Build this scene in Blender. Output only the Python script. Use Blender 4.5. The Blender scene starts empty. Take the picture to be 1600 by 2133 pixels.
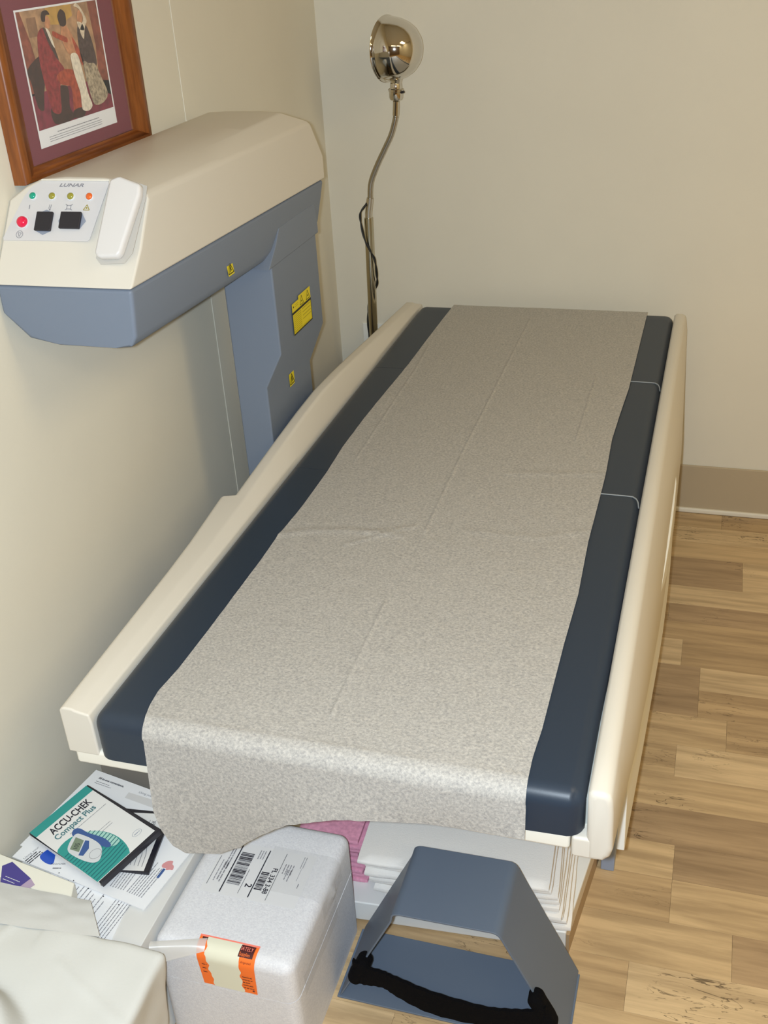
import bpy, bmesh, math, random
from mathutils import Vector, Matrix, noise
random.seed(7)
S = bpy.context.scene
COL = S.collection

# ------------------------------------------------------------------ camera
cam_d = bpy.data.cameras.new('camera'); cam = bpy.data.objects.new('camera', cam_d); COL.objects.link(cam)
r = Vector((0.9566092, 0.2857299, -0.0570726)); u = Vector((-0.0913461, 0.4800882, 0.8724512)); f = Vector((-0.2766852, 0.8293815, -0.4853571))
m = Matrix((r, u, -f)).transposed().to_4x4(); m.translation = Vector((1.112919, -3.019143, 1.657121))
cam.matrix_world = m
cam_d.sensor_fit = 'VERTICAL'; cam_d.sensor_height = 36; cam_d.lens = 2212.146 / 2133 * 36
cam_d.clip_start = .02
S.camera = cam
# ------------------------------------------------------------------ world, lights, exposure
w = bpy.data.worlds.new('world'); S.world = w; w.use_nodes = True
w.node_tree.nodes['Background'].inputs[0].default_value = (1, .9, .75, 1)
w.node_tree.nodes['Background'].inputs[1].default_value = .1

def area(name, loc, sx, sy, power, color, rot=(0, 0, 0)):
    l = bpy.data.lights.new(name, 'AREA'); l.shape = 'RECTANGLE'; l.size = sx; l.size_y = sy
    l.energy = power; l.color = color
    o = bpy.data.objects.new(name, l); COL.objects.link(o); o.location = loc; o.rotation_euler = rot
    return o
area('ceiling_fluorescent', (2.45, -1.75, 2.58), 1.2, .6, 19, (1, .81, .47))
area('ceiling_fluorescent', (1.2, -3.9, 2.58), 1.2, .6, 11, (1, .81, .47))
area('ceiling_fluorescent', (2.6, -3.7, 2.58), 1.2, .6, 12, (1, .81, .47))
fl = bpy.data.lights.new('camera_flash', 'SPOT'); fl.energy = 124; fl.color = (.75, .88, 1); fl.shadow_soft_size = .012
fl.spot_size = math.radians(84); fl.spot_blend = .35
fo = bpy.data.objects.new('camera_flash', fl); COL.objects.link(fo)
fo.matrix_world = m.copy(); fo.location = m.translation + r * -.03 + u * .0
S.view_settings.view_transform = 'Standard'; S.view_settings.look = 'None'
S.view_settings.gamma = 1; S.view_settings.use_curve_mapping = False
S.view_settings.exposure = 0.07

# ------------------------------------------------------------------ materials
def lin(h):
    h = h.lstrip('#'); out = []
    for i in (0, 2, 4):
        c = int(h[i:i + 2], 16) / 255
        out.append(c / 12.92 if c <= .04045 else ((c + .055) / 1.055) ** 2.4)
    return (*out, 1)

def mat(name, color, rough=.5, metal=0, spec=.5, bump=0, bscale=200, vary=0, vscale=30, bdist=.001):
    M = bpy.data.materials.new(name); M.use_nodes = True
    nt = M.node_tree; b = nt.nodes['Principled BSDF']
    c = lin(color) if isinstance(color, str) else color
    b.inputs['Base Color'].default_value = c
    b.inputs['Roughness'].default_value = rough; b.inputs['Metallic'].default_value = metal
    b.inputs['Specular IOR Level'].default_value = spec
    tc = None
    if bump or vary: tc = nt.nodes.new('ShaderNodeTexCoord')
    if bump:
        n = nt.nodes.new('ShaderNodeTexNoise'); n.inputs['Scale'].default_value = bscale; n.inputs['Detail'].default_value = 3
        nt.links.new(tc.outputs['Object'], n.inputs['Vector'])
        bp = nt.nodes.new('ShaderNodeBump'); bp.inputs['Strength'].default_value = bump; bp.inputs['Distance'].default_value = bdist
        nt.links.new(n.outputs['Fac'], bp.inputs['Height']); nt.links.new(bp.outputs['Normal'], b.inputs['Normal'])
    if vary:
        n = nt.nodes.new('ShaderNodeTexNoise'); n.inputs['Scale'].default_value = vscale; n.inputs['Detail'].default_value = 4
        nt.links.new(tc.outputs['Object'], n.inputs['Vector'])
        mx = nt.nodes.new('ShaderNodeMix'); mx.data_type = 'RGBA'
        mx.inputs[6].default_value = tuple(x * (1 - vary) for x in c[:3]) + (1,)
        mx.inputs[7].default_value = tuple(min(1, x * (1 + vary)) for x in c[:3]) + (1,)
        rp = nt.nodes.new('ShaderNodeMapRange'); rp.inputs['From Min'].default_value = .35; rp.inputs['From Max'].default_value = .65
        nt.links.new(n.outputs['Fac'], rp.inputs['Value']); nt.links.new(rp.outputs[0], mx.inputs[0])
        nt.links.new(mx.outputs[2], b.inputs['Base Color'])
    return M

M = {}
M['wall'] = mat('wall_paint', '#E0DACA', .8, spec=.2, bump=.12, bscale=420, vary=.012, vscale=4)
M['front_dark'] = mat('dark_unseen_wall', '#6E5C48', .6)  # unseen front wall, coloured dark so the chrome lamp reflects a darker room
M['ceiling'] = mat('ceiling_tile', '#E8E4D8', .9, spec=.1)
M['cove'] = mat('vinyl_cove_base', '#B6A68C', .6, spec=.3)
M['bead'] = mat('base_bead', '#E4DECF', .5)
M['subfloor'] = mat('subfloor', '#6A5338', .9)
M['beige'] = mat('beige_plastic', '#D8D2C6', .42, spec=.35, bump=.05, bscale=900)
M['beige_light'] = mat('pale_plastic', '#EAE6DA', .4, spec=.35)
M['white_gap'] = mat('white_plastic', '#EEEDE6', .45)
M['blue'] = mat('blue_grey_plastic', '#778191', .5, spec=.35, bump=.06, bscale=900)
M['liner'] = mat('tray_liner_plastic', '#B9BBB4', .5)
M['steel_blue'] = mat('painted_leg', '#8E9AB0', .5)
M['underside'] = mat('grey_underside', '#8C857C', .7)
M['panel'] = mat('grey_keypad', '#CFCDCE', .45)
M['panel_dark'] = mat('keypad_edge', '#BDB9B2', .5)
M['handle'] = mat('handle_plastic', '#D9D6D4', .32, spec=.5)
M['black'] = mat('black_rubber', '#1E1D26', .4, spec=.5)
M['ink'] = mat('print_ink', '#35333B', .7, spec=.1)
M['ink_grey'] = mat('grey_print_ink', '#8B8A90', .7, spec=.1)
M['arrow'] = mat('arrow_grey', '#8F96A6', .6)
M['green'] = mat('green_lens', '#1C9C80', .15)
M['olive'] = mat('olive_lens', '#97913A', .15)
M['orange'] = mat('orange_lens', '#E0682C', .15)
M['red'] = mat('red_button', '#E01F48', .2)
M['yellow'] = mat('yellow_label', '#E2CF17', .5)
M['yellow_dk'] = mat('yellow_label_print', '#9A8A14', .6)
M['black_ink'] = mat('black_label_ink', '#23220F', .6)
M['navy'] = mat('navy_vinyl', '#2B3644', .42, spec=.4, bump=.10, bscale=700, bdist=.0006)
M['piping'] = mat('grey_piping', '#8F9496', .5)
M['chrome'] = mat('chrome', '#D8D4CC', .07, metal=1)
M['chrome_dull'] = mat('ribbed_chrome', '#BDB9B0', .22, metal=1)
M['pole'] = mat('polished_pole', '#C2BCA8', .16, metal=1)
M['cord'] = mat('black_cord', '#1D1D1C', .5)
M['platform'] = mat('platform_laminate', '#DEDEDC', .5)
M['platform_side_tint'] = mat('platform_floor_reflection', '#A98F6E', .6)  # floor reflected in the shaded platform side, put into a brown colour
M['gown_white'] = mat('white_tissue', '#E6E3DF', .9, spec=.1, bump=.5, bscale=350, bdist=.0008)
M['gown_pink'] = mat('pink_tissue', '#DC9AB2', .9, spec=.1, bump=.5, bscale=180, vary=.12, vscale=120, bdist=.001)
M['positioner'] = mat('slate_powder_coat', '#616D7E', .45, spec=.4, bump=.06, bscale=1200)
M['velcro'] = mat('black_velcro', '#0B0B0E', .95, spec=.1, bump=.9, bscale=900, bdist=.002)
M['carton'] = mat('grey_carton', '#DCDBD8', .7, spec=.2)
M['sheet'] = mat('white_print_paper', '#F0F1F4', .55, spec=.25)
M['label_paper'] = mat('label_paper', '#DFDFE1', .5)
M['sheet_grey'] = mat('grey_print_band', '#DAD9D9', .55)
M['teal'] = mat('teal_print', '#2F9A94', .4)
M['teal_grey'] = mat('grey_teal_print', '#4C7C84', .4)
M['teal_lt'] = mat('pale_teal_print', '#A9D6CB', .4)
M['blueprint'] = mat('blue_print', '#3C5C98', .4)
M['blue_bright'] = mat('bright_blue_print', '#2A57C4', .45)
M['purple'] = mat('purple_print', '#4C4390', .5)
M['skin'] = mat('pink_photo_print', '#D9989A', .6)
M['lcd'] = mat('olive_screen_print', '#7D8D78', .4)
M['silver'] = mat('silver_print', '#D7DADD', .4)
M['case_black'] = mat('black_case_plastic', '#24242E', .35)
M['cover'] = mat('glossy_cover', '#EBEAE8', .25, spec=.5)
M['cloth'] = mat('white_cloth', '#D0D1CE', .9, spec=.1, bump=.3, bscale=260, bdist=.0006)
M['cloth_shaded'] = mat('cloth_flap', '#C6C6C3', .9, spec=.1, bump=.3, bscale=260, bdist=.0006)  # same cloth, with the flap's shade put into a greyer colour
M['box_cream'] = mat('cream_box_board', '#F3F0E2', .5)
M['sticker'] = mat('orange_sticker', '#FF7A2E', .5)
M['sticker_edge'] = mat('coral_sticker_edge', '#FF8A78', .5)
M['sticker_dark'] = mat('maroon_sticker_print', '#4E1B1C', .5)
M['sticker_torn'] = mat('torn_sticker_backing', '#E4E2CC', .6)
M['wood'] = None

# foam: white beads
def foam():
    X = mat('foam_beads', '#E6E7E9', .6, spec=.3); nt = X.node_tree; b = nt.nodes['Principled BSDF']
    tc = nt.nodes.new('ShaderNodeTexCoord'); v = nt.nodes.new('ShaderNodeTexVoronoi'); v.inputs['Scale'].default_value = 380
    nt.links.new(tc.outputs['Object'], v.inputs['Vector'])
    bp = nt.nodes.new('ShaderNodeBump'); bp.inputs['Strength'].default_value = .22; bp.inputs['Distance'].default_value = .001; bp.invert = True
    nt.links.new(v.outputs['Distance'], bp.inputs['Height']); nt.links.new(bp.outputs['Normal'], b.inputs['Normal'])
    cr = nt.nodes.new('ShaderNodeValToRGB'); cr.color_ramp.elements[0].color = lin('#D6D6DB'); cr.color_ramp.elements[1].color = lin('#E6E6E9')
    nt.links.new(v.outputs['Color'], cr.inputs['Fac']); nt.links.new(cr.outputs['Color'], b.inputs['Base Color'])
    return X
M['foam'] = foam()

# crepe exam paper: fibrous speckle
def crepe():
    X = mat('crepe_paper', '#D2CCBE', .55, spec=.3); nt = X.node_tree; b = nt.nodes['Principled BSDF']; L = nt.links
    tc = nt.nodes.new('ShaderNodeTexCoord')
    mp = nt.nodes.new('ShaderNodeMapping'); mp.inputs['Scale'].default_value = (1, 1.15, 1); L.new(tc.outputs['Object'], mp.inputs['Vector'])
    n = nt.nodes.new('ShaderNodeTexNoise'); n.inputs['Scale'].default_value = 215; n.inputs['Detail'].default_value = 4; n.inputs['Roughness'].default_value = .75
    n.inputs['Distortion'].default_value = .25
    L.new(mp.outputs[0], n.inputs['Vector'])
    cr = nt.nodes.new('ShaderNodeValToRGB'); e = cr.color_ramp.elements
    e[0].position = .33; e[0].color = lin('#969492'); e[1].position = .67; e[1].color = lin('#C4C0B9')
    L.new(n.outputs['Fac'], cr.inputs['Fac']); L.new(cr.outputs['Color'], b.inputs['Base Color'])
    bp = nt.nodes.new('ShaderNodeBump'); bp.inputs['Strength'].default_value = .5; bp.inputs['Distance'].default_value = .0015
    L.new(n.outputs['Fac'], bp.inputs['Height']); L.new(bp.outputs['Normal'], b.inputs['Normal'])
    return X
M['crepe'] = crepe()
M['crease'] = mat('crease_edge', '#D8D3C0', .4, spec=.4)

def clear(name, tint, alpha, rough):
    X = bpy.data.materials.new(name); X.use_nodes = True; nt = X.node_tree; nt.nodes.clear()
    o = nt.nodes.new('ShaderNodeOutputMaterial'); t = nt.nodes.new('ShaderNodeBsdfTransparent'); g = nt.nodes.new('ShaderNodeBsdfPrincipled')
    g.inputs['Base Color'].default_value = lin(tint); g.inputs['Roughness'].default_value = rough
    mx = nt.nodes.new('ShaderNodeMixShader'); mx.inputs[0].default_value = alpha
    nt.links.new(t.outputs[0], mx.inputs[1]); nt.links.new(g.outputs[0], mx.inputs[2]); nt.links.new(mx.outputs[0], o.inputs[0])
    return X
M['tape'] = clear('clear_tape', '#E2E2E2', .2, .08)
M['tape_flap'] = clear('torn_clear_tape', '#DCDAD6', .62, .2)
M['glass'] = clear('picture_glass', '#FFFFFF', .04, .05)

def wood(name, dark, light, sx):
    X = mat(name, light, .35, spec=.5); nt = X.node_tree; b = nt.nodes['Principled BSDF']; L = nt.links
    tc = nt.nodes.new('ShaderNodeTexCoord'); mp = nt.nodes.new('ShaderNodeMapping'); mp.inputs['Scale'].default_value = sx
    L.new(tc.outputs['Object'], mp.inputs['Vector'])
    n = nt.nodes.new('ShaderNodeTexNoise'); n.inputs['Scale'].default_value = 6; n.inputs['Detail'].default_value = 6; n.inputs['Roughness'].default_value = .6
    L.new(mp.outputs[0], n.inputs['Vector'])
    cr = nt.nodes.new('ShaderNodeValToRGB'); e = cr.color_ramp.elements
    e[0].position = .3; e[0].color = lin(dark); e[1].position = .7; e[1].color = lin(light)
    L.new(n.outputs['Fac'], cr.inputs['Fac']); L.new(cr.outputs['Color'], b.inputs['Base Color'])
    return X
M['frame_v'] = wood('oak_frame_upright', '#6C3A18', '#935526', (20, 20, 2))
M['frame_h'] = wood('oak_frame_rail', '#6C3A18', '#935526', (20, 2, 20))
M['mat'] = mat('burgundy_mat', '#7B3440', .8, spec=.1, bump=.1, bscale=900)

# laminate stave: tone from each stave's own colour, grain and spalting in world space
def stave():
    X = mat('laminate_stave', '#C8A878', .38, spec=.4); nt = X.node_tree; b = nt.nodes['Principled BSDF']; L = nt.links
    geo = nt.nodes.new('ShaderNodeNewGeometry'); oi = nt.nodes.new('ShaderNodeObjectInfo')
    off = nt.nodes.new('ShaderNodeVectorMath'); off.operation = 'SCALE'; off.inputs[0].default_value = (13, 29, 17)
    L.new(oi.outputs['Random'], off.inputs['Scale'])
    ad = nt.nodes.new('ShaderNodeVectorMath'); ad.operation = 'ADD'; L.new(geo.outputs['Position'], ad.inputs[0]); L.new(off.outputs[0], ad.inputs[1])
    mp = nt.nodes.new('ShaderNodeMapping'); mp.inputs['Scale'].default_value = (1.3, 17, 1); L.new(ad.outputs[0], mp.inputs['Vector'])
    n = nt.nodes.new('ShaderNodeTexNoise'); n.inputs['Scale'].default_value = 2.2; n.inputs['Detail'].default_value = 8; n.inputs['Roughness'].default_value = .62
    n.inputs['Distortion'].default_value = .35
    L.new(mp.outputs[0], n.inputs['Vector'])
    rp = nt.nodes.new('ShaderNodeMapRange'); rp.inputs['From Min'].default_value = .36; rp.inputs['From Max'].default_value = .62
    L.new(n.outputs['Fac'], rp.inputs['Value'])
    dk = nt.nodes.new('ShaderNodeMix'); dk.data_type = 'RGBA'; dk.blend_type = 'MULTIPLY'; dk.inputs[0].default_value = 1
    L.new(oi.outputs['Color'], dk.inputs[6]); dk.inputs[7].default_value = (.66, .64, .63, 1)
    mx = nt.nodes.new('ShaderNodeMix'); mx.data_type = 'RGBA'
    L.new(rp.outputs[0], mx.inputs[0]); L.new(dk.outputs[2], mx.inputs[6]); L.new(oi.outputs['Color'], mx.inputs[7])
    # black spalting lines
    mp2 = nt.nodes.new('ShaderNodeMapping'); mp2.inputs['Scale'].default_value = (4, 16, 1); L.new(ad.outputs[0], mp2.inputs['Vector'])
    n2 = nt.nodes.new('ShaderNodeTexNoise'); n2.inputs['Scale'].default_value = 2.4; n2.inputs['Detail'].default_value = 5; n2.inputs['Distortion'].default_value = 1.4
    L.new(mp2.outputs[0], n2.inputs['Vector'])
    s1 = nt.nodes.new('ShaderNodeMath'); s1.operation = 'SUBTRACT'; s1.inputs[1].default_value = .5; L.new(n2.outputs['Fac'], s1.inputs[0])
    s2 = nt.nodes.new('ShaderNodeMath'); s2.operation = 'ABSOLUTE'; L.new(s1.outputs[0], s2.inputs[0])
    s3 = nt.nodes.new('ShaderNodeMapRange'); s3.inputs['From Min'].default_value = .004; s3.inputs['From Max'].default_value = .014
    s3.inputs['To Min'].default_value = 1; s3.inputs['To Max'].default_value = 0; L.new(s2.outputs[0], s3.inputs['Value'])
    n3 = nt.nodes.new('ShaderNodeTexNoise'); n3.inputs['Scale'].default_value = 5; n3.inputs['Detail'].default_value = 2; L.new(ad.outputs[0], n3.inputs['Vector'])
    s4 = nt.nodes.new('ShaderNodeMapRange'); s4.inputs['From Min'].default_value = .56; s4.inputs['From Max'].default_value = .66; L.new(n3.outputs['Fac'], s4.inputs['Value'])
    s5 = nt.nodes.new('ShaderNodeMath'); s5.operation = 'MULTIPLY'; L.new(s3.outputs[0], s5.inputs[0]); L.new(s4.outputs[0], s5.inputs[1])
    s6 = nt.nodes.new('ShaderNodeMath'); s6.operation = 'MULTIPLY'; s6.inputs[1].default_value = .75; L.new(s5.outputs[0], s6.inputs[0])
    fx = nt.nodes.new('ShaderNodeMix'); fx.data_type = 'RGBA'; L.new(s6.outputs[0], fx.inputs[0]); L.new(mx.outputs[2], fx.inputs[6])
    fx.inputs[7].default_value = lin('#3B2E22'); L.new(fx.outputs[2], b.inputs['Base Color'])
    return X
M['stave'] = stave()

# ------------------------------------------------------------------ helpers
OFF = {}
def _off(parent):
    return OFF.get(parent.name, Vector((0, 0, 0))) if parent else Vector((0, 0, 0))

def thing(name, label, cat, loc, group=None):
    o = bpy.data.objects.new(name, None); COL.objects.link(o); o.empty_display_size = .05
    o.location = loc; o['label'] = label; o['category'] = cat
    if group: o['group'] = group
    OFF[o.name] = Vector(loc); return o

def add(name, me, material, parent=None, loc=None, bevel=0, seg=2, smooth=True, label=None, ang=35):
    """link mesh (given in world coordinates) as one object; loc = own origin for top-level meshes"""
    off = _off(parent) if parent else Vector(loc or (0, 0, 0))
    if isinstance(me, bmesh.types.BMesh):
        bm = me; me = bpy.data.meshes.new(name); bm.to_mesh(me); bm.free()
    me.transform(Matrix.Translation(-off))
    if material: me.materials.append(material)
    if smooth:
        for p in me.polygons: p.use_smooth = True
        me.set_sharp_from_angle(angle=math.radians(ang))
    o = bpy.data.objects.new(name, me); COL.objects.link(o)
    if parent: o.parent = parent; OFF[o.name] = off
    else: o.location = off; OFF[o.name] = off
    if bevel:
        b = o.modifiers.new('bevel', 'BEVEL'); b.width = bevel; b.segments = seg; b.limit_method = 'ANGLE'; b.angle_limit = math.radians(28)
        b.harden_normals = False
        for p in me.polygons: p.use_smooth = True
        wn = o.modifiers.new('normals', 'WEIGHTED_NORMAL'); wn.keep_sharp = False
    if label: o['label'] = label
    return o

def tag(o, label, cat, group=None):
    o['label'] = label; o['category'] = cat
    if group: o['group'] = group
    return o

def box(x0, x1, y0, y1, z0, z1, bm=None):
    bm = bm or bmesh.new()
    v = [bm.verts.new((x, y, z)) for z in (z0, z1) for y in (y0, y1) for x in (x0, x1)]
    for q in ((0, 2, 3, 1), (4, 5, 7, 6), (0, 1, 5, 4), (2, 6, 7, 3), (0, 4, 6, 2), (1, 3, 7, 5)): bm.faces.new([v[i] for i in q])
    return bm

def prism(bottom, top, bm=None):
    bm = bm or bmesh.new()
    a = [bm.verts.new(p) for p in bottom]; b = [bm.verts.new(p) for p in top]; n = len(a)
    bm.faces.new(a[::-1]); bm.faces.new(b)
    for i in range(n): bm.faces.new((a[i], a[(i + 1) % n], b[(i + 1) % n], b[i]))
    bmesh.ops.recalc_face_normals(bm, faces=bm.faces)
    return bm

def loft(rings, caps=True, closed=True, bm=None):
    bm = bm or bmesh.new()
    vs = [[bm.verts.new(p) for p in rg] for rg in rings]; n = len(rings[0])
    for a, b in zip(vs, vs[1:]):
        for i in range(n if closed else n - 1): bm.faces.new((a[i], a[(i + 1) % n], b[(i + 1) % n], b[i]))
    if caps and closed: bm.faces.new(vs[0][::-1]); bm.faces.new(vs[-1])
    bmesh.ops.recalc_face_normals(bm, faces=bm.faces)
    return bm

def grid(fn, nu, nv):
    bm = bmesh.new(); vs = [[bm.verts.new(fn(i / nu, j / nv)) for i in range(nu + 1)] for j in range(nv + 1)]
    for j in range(nv):
        for i in range(nu): bm.faces.new((vs[j][i], vs[j][i + 1], vs[j + 1][i + 1], vs[j + 1][i]))
    return bm

def smooth_path(pts, n):
    P = [Vector(p) for p in pts]; out = []
    Q = [P[0] * 2 - P[1]] + P + [P[-1] * 2 - P[-2]]
    for i in range(len(P) - 1):
        a, b, c, d = Q[i:i + 4]
        for k in range(n):
            t = k / n
            out.append(.5 * ((2 * b) + (c - a) * t + (2 * a - 5 * b + 4 * c - d) * t * t + (3 * b - a - 3 * c + d) * t ** 3))
    out.append(P[-1]); return out

def tube(path, rad, n=12, bm=None):
    rings = []; P = [Vector(p) for p in path]
    nrm = None
    for i, p in enumerate(P):
        t = (P[min(i + 1, len(P) - 1)] - P[max(i - 1, 0)]).normalized()
        if nrm is None: nrm = t.orthogonal().normalized()
        nrm = (nrm - t * nrm.dot(t)).normalized(); bi = t.cross(nrm)
        rr = rad(i / (len(P) - 1)) if callable(rad) else rad
        rings.append([p + (nrm * math.cos(2 * math.pi * k / n) + bi * math.sin(2 * math.pi * k / n)) * rr for k in range(n)])
    return loft(rings, bm=bm)

def lathe(prof, origin, axis, n=40, cap=True):
    ax = Vector(axis).normalized(); e1 = ax.orthogonal().normalized(); e2 = ax.cross(e1); o = Vector(origin)
    return loft([[o + ax * h + (e1 * math.cos(2 * math.pi * k / n) + e2 * math.sin(2 * math.pi * k / n)) * max(rr, 1e-4) for k in range(n)] for rr, h in prof], caps=cap)

class Plane:
    """a flat place in the scene for prints: origin, x direction, y direction"""
    def __init__(s, o, x, y): s.o = Vector(o); s.x = Vector(x).normalized(); s.y = Vector(y).normalized(); s.n = s.x.cross(s.y).normalized(); s.y = s.n.cross(s.x)
    def p(s, a, b, h=0): return s.o + s.x * a + s.y * b + s.n * h
def decal(name, pl, polys, material, parent, lift=.0006, thick=0, label=None, bevel=0):
    bm = bmesh.new()
    for q in polys:
        if thick: prism([pl.p(a, b, 0) for a, b in q], [pl.p(a, b, lift + thick) for a, b in q], bm)
        else:
            fc = bm.faces.new([bm.verts.new(pl.p(a, b, lift)) for a, b in q])
    if not thick:
        bm.normal_update()
        for fc in bm.faces:
            if fc.normal.dot(pl.n) < 0: fc.normal_flip()
    o = add(name, bm, material, parent, smooth=bool(bevel), bevel=bevel, label=label)
    if len(polys) > 4 and 'symbol' not in name: o['kind'] = 'stuff'
    return o
def rect(a0, a1, b0, b1): return [(a0, b0), (a1, b0), (a1, b1), (a0, b1)]
def circ(a, b, rr, n=20, sx=1): return [(a + rr * sx * math.cos(2 * math.pi * k / n), b + rr * math.sin(2 * math.pi * k / n)) for k in range(n)]
def stroke(pts, wd):
    out = []
    for (a, b), (c, d) in zip(pts, pts[1:]):
        L = math.hypot(c - a, d - b) or 1; nx, ny = -(d - b) / L * wd / 2, (c - a) / L * wd / 2
        out.append([(a + nx, b + ny), (a - nx, b - ny), (c - nx, d - ny), (c + nx, d + ny)])
    return out
def text(name, body, size, pl, a, b, material, parent, lift=.0007, xs=1, shear=0, bold=0, align='LEFT'):
    cu = bpy.data.curves.new(name, 'FONT'); cu.body = body; cu.size = size; cu.shear = shear; cu.offset = bold; cu.align_x = align
    cu.resolution_u = 3
    t = bpy.data.objects.new(name, cu); me = bpy.data.meshes.new_from_object(t)
    bpy.data.objects.remove(t); bpy.data.curves.remove(cu)
    me.transform(Matrix.Diagonal((xs, 1, 1, 1)))
    o = pl.p(a, b, lift)
    mm = Matrix((pl.x, pl.y, pl.n)).transposed().to_4x4(); mm.translation = o
    me.transform(mm); me.name = name
    return add(name, me, material, parent, smooth=False)
def greek(a0, a1, b0, lines, pitch, h, rnd, ragged=.25):
    """rows of word-length dashes for print too small to read"""
    out = []; h *= .8
    for k in range(lines):
        a = a0; end = a1 - (a1 - a0) * ragged * rnd.random()
        while a < end:
            wl = h * rnd.uniform(2, 7); e = min(a + wl, end); out.append(rect(a, e, b0 - k * pitch, b0 - k * pitch + h)); a = e + h * .6
    return out
def tri(cx, cy, s): return [(cx - s * .5, cy - s * .42), (cx + s * .5, cy - s * .42), (cx, cy + s * .5)]
def interp(tab, v):
    for (a, p), (b, q) in zip(tab, tab[1:]):
        if v <= b or (b, q) == tab[-1]:
            t = (v - a) / (b - a); t = min(max(t, 0), 1); return p + (q - p) * t
def rounded(pts, n=5):
    P = [Vector((a, b, 0)) for a, b in pts]; N = len(P); out = []
    for i in range(N):
        a, b, c, d = P[i - 1], P[i], P[(i + 1) % N], P[(i + 2) % N]
        for k in range(n):
            t = k / n; q_ = b + ((c - a) * t + (2 * a - 5 * b + 4 * c - d) * t * t + (3 * b - a - 3 * c + d) * t ** 3) * .5; out.append((q_.x, q_.y))
    return out
def structure(o): o['kind'] = 'structure'; return o

# ------------------------------------------------------------------ room shell
XR, YF, HC = 3.3, -4.6, 2.62
structure(add('wall_left', box(-.1, 0, YF, .1, 0, HC), M['wall'], smooth=False))
structure(add('wall_back', box(0, XR, 0, .1, 0, HC), M['wall'], smooth=False))
structure(add('wall_right', box(XR, XR + .1, YF, .1, 0, HC), M['wall'], smooth=False))
structure(add('wall_front', box(-.1, XR + .1, YF - .1, YF, 0, HC), M['front_dark'], smooth=False))
structure(add('ceiling', box(-.1, XR + .1, YF - .1, .1, HC, HC + .1), M['ceiling'], smooth=False))
floor = structure(add('floor', box(-.1, XR + .1, YF - .1, .1, -.1, -.008), M['subfloor'], smooth=False))
structure(add('baseboard_back', box(0, XR, -.008, 0, .011, .160), M['cove'], bevel=.003))
structure(add('trim_1', box(0, XR, -.015, 0, 0, .016), M['bead'], bevel=.004))
structure(add('baseboard_left', box(0, .008, YF, -.008, 0, .160), M['cove'], bevel=.003))
structure(add('trim_2', box(0, .0022, -.8516, -.795, .16, HC), M['wall'], bevel=.0012))   # panel batten on the left wall

# floor staves (three-strip laminate), each a part of the floor
unit = bpy.data.meshes.new('stave'); bmu = box(0, 1, 0, 1, -.008, 0); bmu.to_mesh(unit); bmu.free(); unit.materials.append(M['stave'])
rows = [-.013, -.10, -.19, -.282, -.434, -.526, -.61, -.690, -.80, -.89, -.99, -1.097, -1.20, -1.297, -1.40, -1.49, -1.595, -1.697, -1.80, -1.90, -2.0, -2.1]
tones = {'l': '#D9BD93', 'm': '#CDB086', 'b': '#BFA27A', 'd': '#B39774'}
known = {3: [(1.267, 'd'), (1.9, 'l')], 7: [(1.123, 'l'), (1.75, 'b')], 8: [(1.17, 'd'), (1.8, 'l')], 9: [(1.17, 'd'), (1.8, 'b')], 10: [(1.236, 'm'), (1.9, 'b')],
         14: [(1.143, 'm'), (1.95, 'd')], 15: [(1.143, 'b'), (1.95, 'm')], 16: [(1.256, 'm'), (2.0, 'd')], 0: [(1.205, 'm'), (1.8, 'b')], 1: [(1.62, 'l')], 2: [(1.5, 'm')],
         4: [(1.55, 'l')], 5: [(1.7, 'd')], 6: [(1.5, 'b')], 11: [(1.75, 'l')], 12: [(1.66, 'm')], 13: [(1.6, 'd')], 17: [(1.7, 'l')], 18: [(.82, 'm'), (1.4, 'm')], 19: [(.7, 'l'), (1.5, 'm')]}
rs = random.Random(3)
nst = 0
for i, (ya, yb) in enumerate(zip(rows, rows[1:])):
    x = 0.0; kn = list(known.get(i, []))
    cuts = []
    lead = [(kn[0][0] - .62, rs.choice('lmb'))] if kn and kn[0][0] > .9 else []
    for e, t in lead + kn: cuts.append((e, t))
    while True:
        if cuts: e, t = cuts.pop(0)
        else: e, t = x + rs.uniform(.45, .8), rs.choice('llmmbd')
        e = min(e, XR - .005)
        o = bpy.data.objects.new('stave', unit); COL.objects.link(o); o.parent = floor
        o.location = (x + .0002, yb + .0002, rs.uniform(-.0003, 0)); o.scale = (e - x - .0004, ya - yb - .0004, 1)
        c = lin(tones[t]); k = rs.uniform(.94, 1.06); o.color = (c[0] * k, c[1] * k, c[2] * k, 1); nst += 1
        x = e
        if x >= XR - .01: break
x = 0   # the floor behind the camera, one sheet of the same laminate
o = structure(add('floor_near', box(0, XR, YF, -2.1, -.008, 0), M['stave'], smooth=False)); o.color = lin(tones['m'])

# ------------------------------------------------------------------ scanner table
T = thing('scanner_table', 'long beige scanner table with raised side rails, standing lengthwise along the left wall', 'table', (.65, -1.02, 0))
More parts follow.
